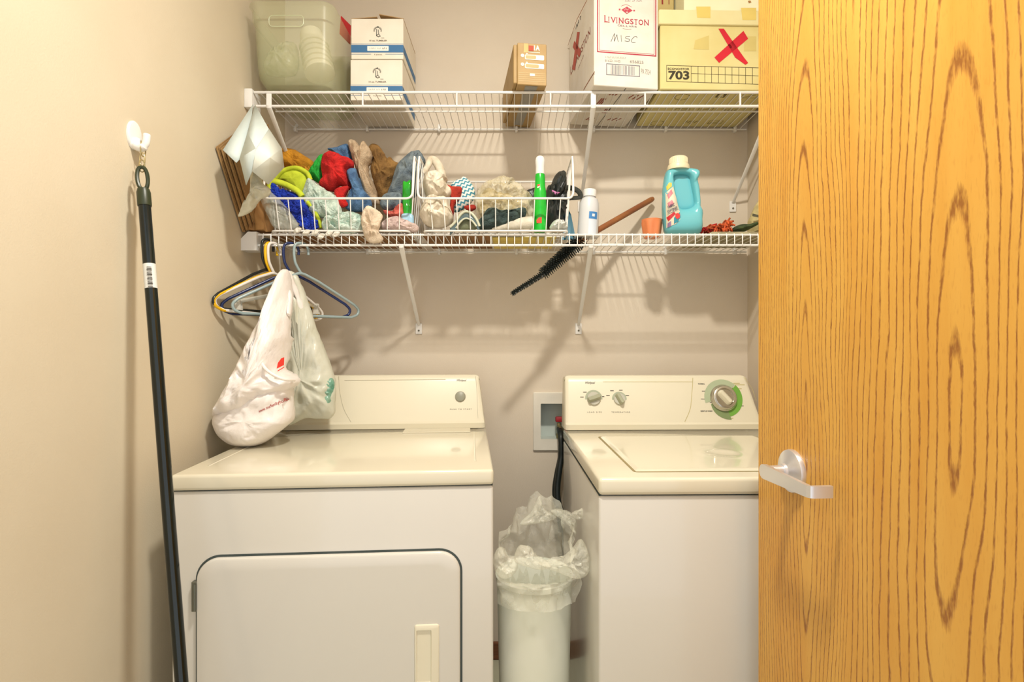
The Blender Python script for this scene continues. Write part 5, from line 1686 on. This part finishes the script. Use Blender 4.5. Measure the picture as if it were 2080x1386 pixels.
# ------------------------------------------------------------------ paper bags wedged at the end of the lower shelf
A_, B_, C_, D_ = (1.757, 1.571), (1.600, 1.787), (1.862, 1.985), (2.022, 1.767)
kraft_bag = mat('kraft_bag', (172, 136, 88), 0.8, rgb2=(146, 110, 66), vscale=9, bump=0.35, bscale=50)
bag_lab = ['brown paper bag pressed flat against the side wall, outermost of its stack', 'brown paper bag second from the side wall in the wedged stack', 'brown paper bag third from the side wall in the wedged stack', 'brown paper bag innermost of the wedged stack, beside the rag basket']
for i in range(4):
    x = WL + 0.004 + i * 0.0105
    sh = (0.0, 0.012, 0.030, 0.050)[i]
    bg_ = root('paper_bag', (x, A_[0], A_[1]), bag_lab[i], 'paper bag', 'folded brown paper bags')
    for (dx, tt, off) in ((0.0, 0.0018, 0.0), (0.0048, 0.0016, 0.006)):
        bm = BM()
        q = []
        for (y, z), (uy, uz) in ((A_, (0.3, 1)), (B_, (1, -0.4)), (C_, (0.2, -1)), (D_, (-1, 0.2))):
            q.append(Vector((x + dx, y + uy * sh * 0.6 + (off if y < 1.8 else -off), max(LT + 0.002, z + uz * sh * 0.5))))
        plate(bm, q, (tt, 0, 0))
        build('panel', bm, kraft_bag, bg_)
    bm = BM()
    q = [Vector((x + 0.002, A_[0] + sh * 0.3 + 0.004, max(LT + 0.003, A_[1] + sh * 0.5))), Vector((x + 0.002, B_[0] + sh * 0.6 + 0.003, B_[1] - sh * 0.2))]
    tube(bm, q, 0.0028, 6)
    build('gusset_fold', bm, kraft_bag, bg_)
# crumpled brown bag standing next to the basket end
soft('crumpled_bag', 'crumpled brown paper bag standing upright between the stack and the basket', 'paper bag', mat('crumpled_kraft', (168, 126, 74), 0.8, rgb2=(142, 100, 54), vscale=9, bump=0.5, bscale=40),
     lambda bm: soft_loft(bm, [(404, 500, 545, 1.80, 0.03), (430, 506, 546, 1.80, 0.035), (460, 508, 548, 1.80, 0.036), (472, 512, 546, 1.80, 0.032)], 36, 5, 0.10, 5, 0.7, 0.008, 30))
# white padded envelope sheets in front of the bags
env = root('foam_envelope', P(500, 400, 1.68), 'pale blue white foam sheet folded to a point in front of the paper bags', 'envelope')
em = mat('foam_sheet', (208, 218, 214), 0.6, rgb2=(196, 208, 206), vscale=10, bump=0.4, bscale=25)
def sheet(bm, pts, t=0.002):
    q = [P(*p) for p in pts]
    nrm = (q[1] - q[0]).cross(q[2] - q[0]).normalized()
    plate(bm, q, nrm * t)
def facets(name, pts, tris, m):
    bm = BM()
    vs = [bm.verts.new(P(*p)) for p in pts]
    for t in tris:
        bm.faces.new([vs[k] for k in t])
    build(name, bm, m, env, True, 12, solid=0.0018)
facets('back_sheet', [(514, 212, 1.690), (453, 305, 1.548), (480, 331, 1.540), (492, 318, 1.552), (508, 270, 1.605)], [(0, 1, 4), (1, 3, 4), (1, 2, 3)], em)
facets('front_sheet', [(518, 212, 1.680), (487, 322, 1.535), (500, 376, 1.535), (520, 302, 1.500), (546, 262, 1.590), (512, 348, 1.512), (503, 270, 1.585)], [(0, 6, 3, 4), (6, 1, 3), (1, 2, 5, 3)], em)
facets('flap_sheet', [(546, 262, 1.592), (520, 302, 1.502), (512, 348, 1.505), (545, 375, 1.560), (577, 340, 1.600), (572, 302, 1.600), (548, 320, 1.520)], [(0, 1, 6), (1, 2, 6), (2, 3, 6), (3, 4, 6), (4, 5, 6), (5, 0, 6)], mat('foam_sheet_white', (226, 230, 220), 0.6, bump=0.3, bscale=25))
soft('film_scrap', 'white translucent film scrap hanging below the folded foam sheet', 'plastic scrap', mat('white_film', (224, 222, 204), 0.35, rgb2=(206, 202, 178), vscale=25, alpha=0.85, bump=0.5, bscale=50),
     PF([(510, 348), (522, 350), (532, 372), (548, 384), (544, 398), (524, 408), (506, 432), (484, 440), (498, 420), (508, 395)], 1.60, 0.014, c=(520, 388), wr=0.010, ws=32, seed=71))

# ------------------------------------------------------------------ hangers on the lower lip
LR = LZ - 0.034                     # lower front rail
def hanger(name_rgb, rgb, xh, phi, a, label, r=0.0046, tipdz=0.0, drop=0.0):
    h = root('clothes_hanger', (xh, LY, LR), label, 'hanger', 'plastic tubular hangers')
    c, s = math.cos(R(phi)), math.sin(R(phi))
    u = Vector((c, s, 0))
    o = Vector((xh, LY, LR + 0.0036 + r * 0.8 - drop))
    def at(d, z):
        return o + u * d + Vector((0, 0, z + tipdz * d / a))
    m = mat('hanger_' + name_rgb, rgb, 0.25)
    bm = BM()
    hook_ = cr([at(0.0, -0.098), at(-0.012, -0.080), at(-0.021, -0.060), at(-0.024, -0.026), at(-0.018, -0.006), at(0.0, 0.0), at(0.018, -0.006), at(0.025, -0.022), at(0.0245, -0.036)], 5)
    tube(bm, hook_, r * 0.95, 10)
    build('hook', bm, m, h, True, 60)
    bm = BM()
    z_t, z_b = -0.098, -0.235
    frame_ = cr([at(-a + 0.030, z_b), at(-a + 0.006, z_b + 0.010), at(-a + 0.001, z_b + 0.028), at(-a + 0.018, z_b + 0.045)], 5)
    arm = [at(-0.06, -0.120), at(-0.012, -0.100), at(0.0, -0.098), at(0.012, -0.100), at(0.06, -0.120)]
    right = cr([at(a - 0.018, z_b + 0.045), at(a - 0.001, z_b + 0.028), at(a - 0.006, z_b + 0.010), at(a - 0.030, z_b)], 5)
    tube(bm, frame_ + arm + right, r, 10, closed=True)
    build('frame', bm, m, h, True, 60)
    return at
at_s = hanger('seafoam', (150, 168, 170), -0.683, 48, 0.212, 'seafoam grey plastic hanger in front of the bags')
at_n = hanger('navy', (26, 44, 92), -0.716, 43, 0.205, 'navy blue plastic hanger carrying two plastic bags')
at_w = hanger('white', (234, 228, 220), -0.770, 64, 0.208, 'white plastic hanger between the yellow and navy ones', tipdz=-0.010)
hanger('yellow', (236, 186, 20), -0.780, 67, 0.208, 'yellow plastic hanger under the lower shelf', tipdz=-0.010)
hanger('black', (30, 34, 34), -0.792, 70, 0.205, 'black plastic hanger nearest the side wall', tipdz=0.0, drop=-0.012)
# clear clip hanger behind
ch = root('clip_hanger', (-0.752, LY, LR), 'clear plastic skirt hanger with two white clips behind the tubular hangers', 'hanger')
cm = mat('clear_acrylic', (226, 226, 214), 0.1, alpha=0.45)
u = Vector((math.cos(R(60)), math.sin(R(60)), 0))
o_ = Vector((-0.752, LY, LR + 0.008))
bm = BM()
tube(bm, cr([o_ + Vector((0, 0, -0.17)), o_ + Vector((0, 0, -0.05)), o_ - u * 0.016 + Vector((0, 0, -0.02)), o_, o_ + u * 0.016 + Vector((0, 0, -0.016))], 5), 0.0018, 8)
build('hook', bm, chrome, ch, True, 60)
bm = BM()
tube(bm, [o_ - u * 0.15 + Vector((0, 0, -0.20)), o_ + Vector((0, 0, -0.165)), o_ + u * 0.15 + Vector((0, 0, -0.20))], 0.006, 8, flat=0.5)
build('bar', bm, cm, ch, True, 60)
for sgn in (-1, 1):
    p = o_ + u * 0.145 * sgn + Vector((0, 0, -0.20))
    bm = BM()
    plate(bm, [p + Vector((-0.006, -0.002, 0.012)), p + Vector((0.006, -0.002, 0.012)), p + Vector((0.010, -0.004, -0.024)), p + Vector((-0.010, -0.004, -0.024))], (0, 0.004, 0))
    plate(bm, [p + Vector((-0.006, 0.008, 0.012)), p + Vector((0.006, 0.008, 0.012)), p + Vector((0.010, 0.006, -0.024)), p + Vector((-0.010, 0.006, -0.024))], (0, 0.004, 0))
    build('clip', bm, mat('clip_white', (226, 222, 210), 0.3, alpha=0.8), ch)

# ------------------------------------------------------------------ plastic carrier bags on the navy hanger
bag_m = mat('white_carrier_film', (244, 238, 234), 0.35, rgb2=(238, 230, 224), vscale=14, alpha=0.95, bump=0.5, bscale=45)
b1r = root('carrier_bag', P(510, 905, 1.62), 'full white carrier bag with red print resting on the dryer below the hangers', 'bag', 'plastic carrier bags')
bm = BM()
puff(bm, [(437, 850), (446, 836), (480, 812), (540, 786), (584, 780), (590, 812), (591, 852), (578, 868), (556, 886), (532, 902), (506, 907), (474, 903), (450, 886), (439, 866)], 1.588, 0.070, wr=0.010, ws=17, seed=84.3, rings=16, flat=3.0, c=(520, 850), back=1.3)
bbag = build('lower_film', bm, bag_m, b1r, True, 75)
bm = BM()
puff(bm, [(572, 556), (579, 548), (586, 556), (588, 600), (588, 660), (582, 700), (574, 745), (582, 758), (600, 768), (602, 780), (588, 794), (540, 818), (500, 838), (470, 847), (438, 845), (446, 826), (462, 796), (484, 752), (506, 706), (528, 660), (544, 634), (560, 590)], 1.59, 0.088, c=(530, 780), wr=0.020, ws=14, seed=83, rings=18, n=7, flat=2.6, back=0.7, dY=lambda x, y: 0.10 * max(0, (740 - y) / 190))
up_film = build('upper_film', bm, bag_m, b1r, True, 75)
bm = BM()
tube(bm, cr([P(527, 700, 1.545), P(528, 728, 1.515), P(540, 750, 1.503), P(560, 764, 1.503), P(580, 771, 1.515), P(598, 772, 1.555)], 7), 0.0050, 8)
build('rolled_mouth', bm, bag_m, b1r, True, 75)
cfc = Face(P(529, 838, 1.53), Vector((1, 0.12, 0)), (0, 0.0, 1), 0.0)
def web(bm):
    cfc.text(bm, 'www.ourfamilyfoods', 0.0, 0.0, 0.0085, width=0.076, ang=R(25), bold=0.015)
    drape(bm, bbag)
printed('web_address', web, mat('faded_red_ink', (186, 100, 92), 0.6), bbag, 'faded red web address')
bm = BM(); rf = Face(P(569, 742, 1.512), Vector((1, 0.2, 0)), (0, 0.0, 1), 0.0)
rf.poly(bm, [(-0.009, -0.010), (0.010, 0.000), (0.011, 0.022), (0.003, 0.019), (-0.006, 0.006)])
rf.line(bm, [(-0.006, -0.016), (0.010, -0.006)], 0.0022)
drape(bm, up_film)
build('red_logo', bm, mat('signal_red', (226, 46, 24), 0.5), up_film, True, 0)
b2r = root('carrier_bag', P(630, 858, 1.80), 'half empty translucent carrier bag hanging in front of the dryer console', 'bag', 'plastic carrier bags')
bm = BM()
puff(bm, [(584, 558), (592, 552), (606, 566), (622, 608), (640, 660), (656, 706), (672, 750), (681, 782), (680, 818), (674, 848), (650, 852), (622, 850), (596, 862), (584, 862), (582, 820), (580, 760), (580, 680), (582, 610)], 1.775, 0.034, c=(620, 770), wr=0.016, ws=15, seed=85, rings=14, n=7, back=0.7, dY=lambda x, y: -0.02 * max(0, (700 - y) / 150))
build('film', bm, mat('translucent_carrier_film', (222, 222, 206), 0.3, rgb2=(210, 210, 190), vscale=14, alpha=0.82, bump=0.5, bscale=45), b2r, True, 75)
bm = BM(); puff(bm, [(646, 770), (660, 762), (678, 774), (677, 800), (670, 834), (656, 836), (648, 806)], 1.765, 0.016, wr=0.008, ws=40, seed=86)
tag(build('green_wrapper', bm, mat('green_wrapper_film', (72, 140, 116), 0.3, rgb2=(150, 180, 160), vscale=30), None, True, 75), 'green wrapper showing through the translucent hanging bag', 'wrapper')
for pts, r_ in (([P(580, 552, 1.700), P(584, 575, 1.69), P(590, 605, 1.66), P(586, 640, 1.62)], 0.010), ([P(584, 552, 1.705), P(598, 585, 1.73), P(612, 625, 1.745), P(622, 660, 1.755)], 0.010)):
    bm = BM(); tube(bm, cr(pts, 6), [r_ * (0.8 + 0.4 * abs(math.sin(i * 0.7))) for i in range(19)], 10, flat=0.5)
    build('handle', bm, bag_m, b1r if pts[-1].x < -0.69 else b2r, True, 75)
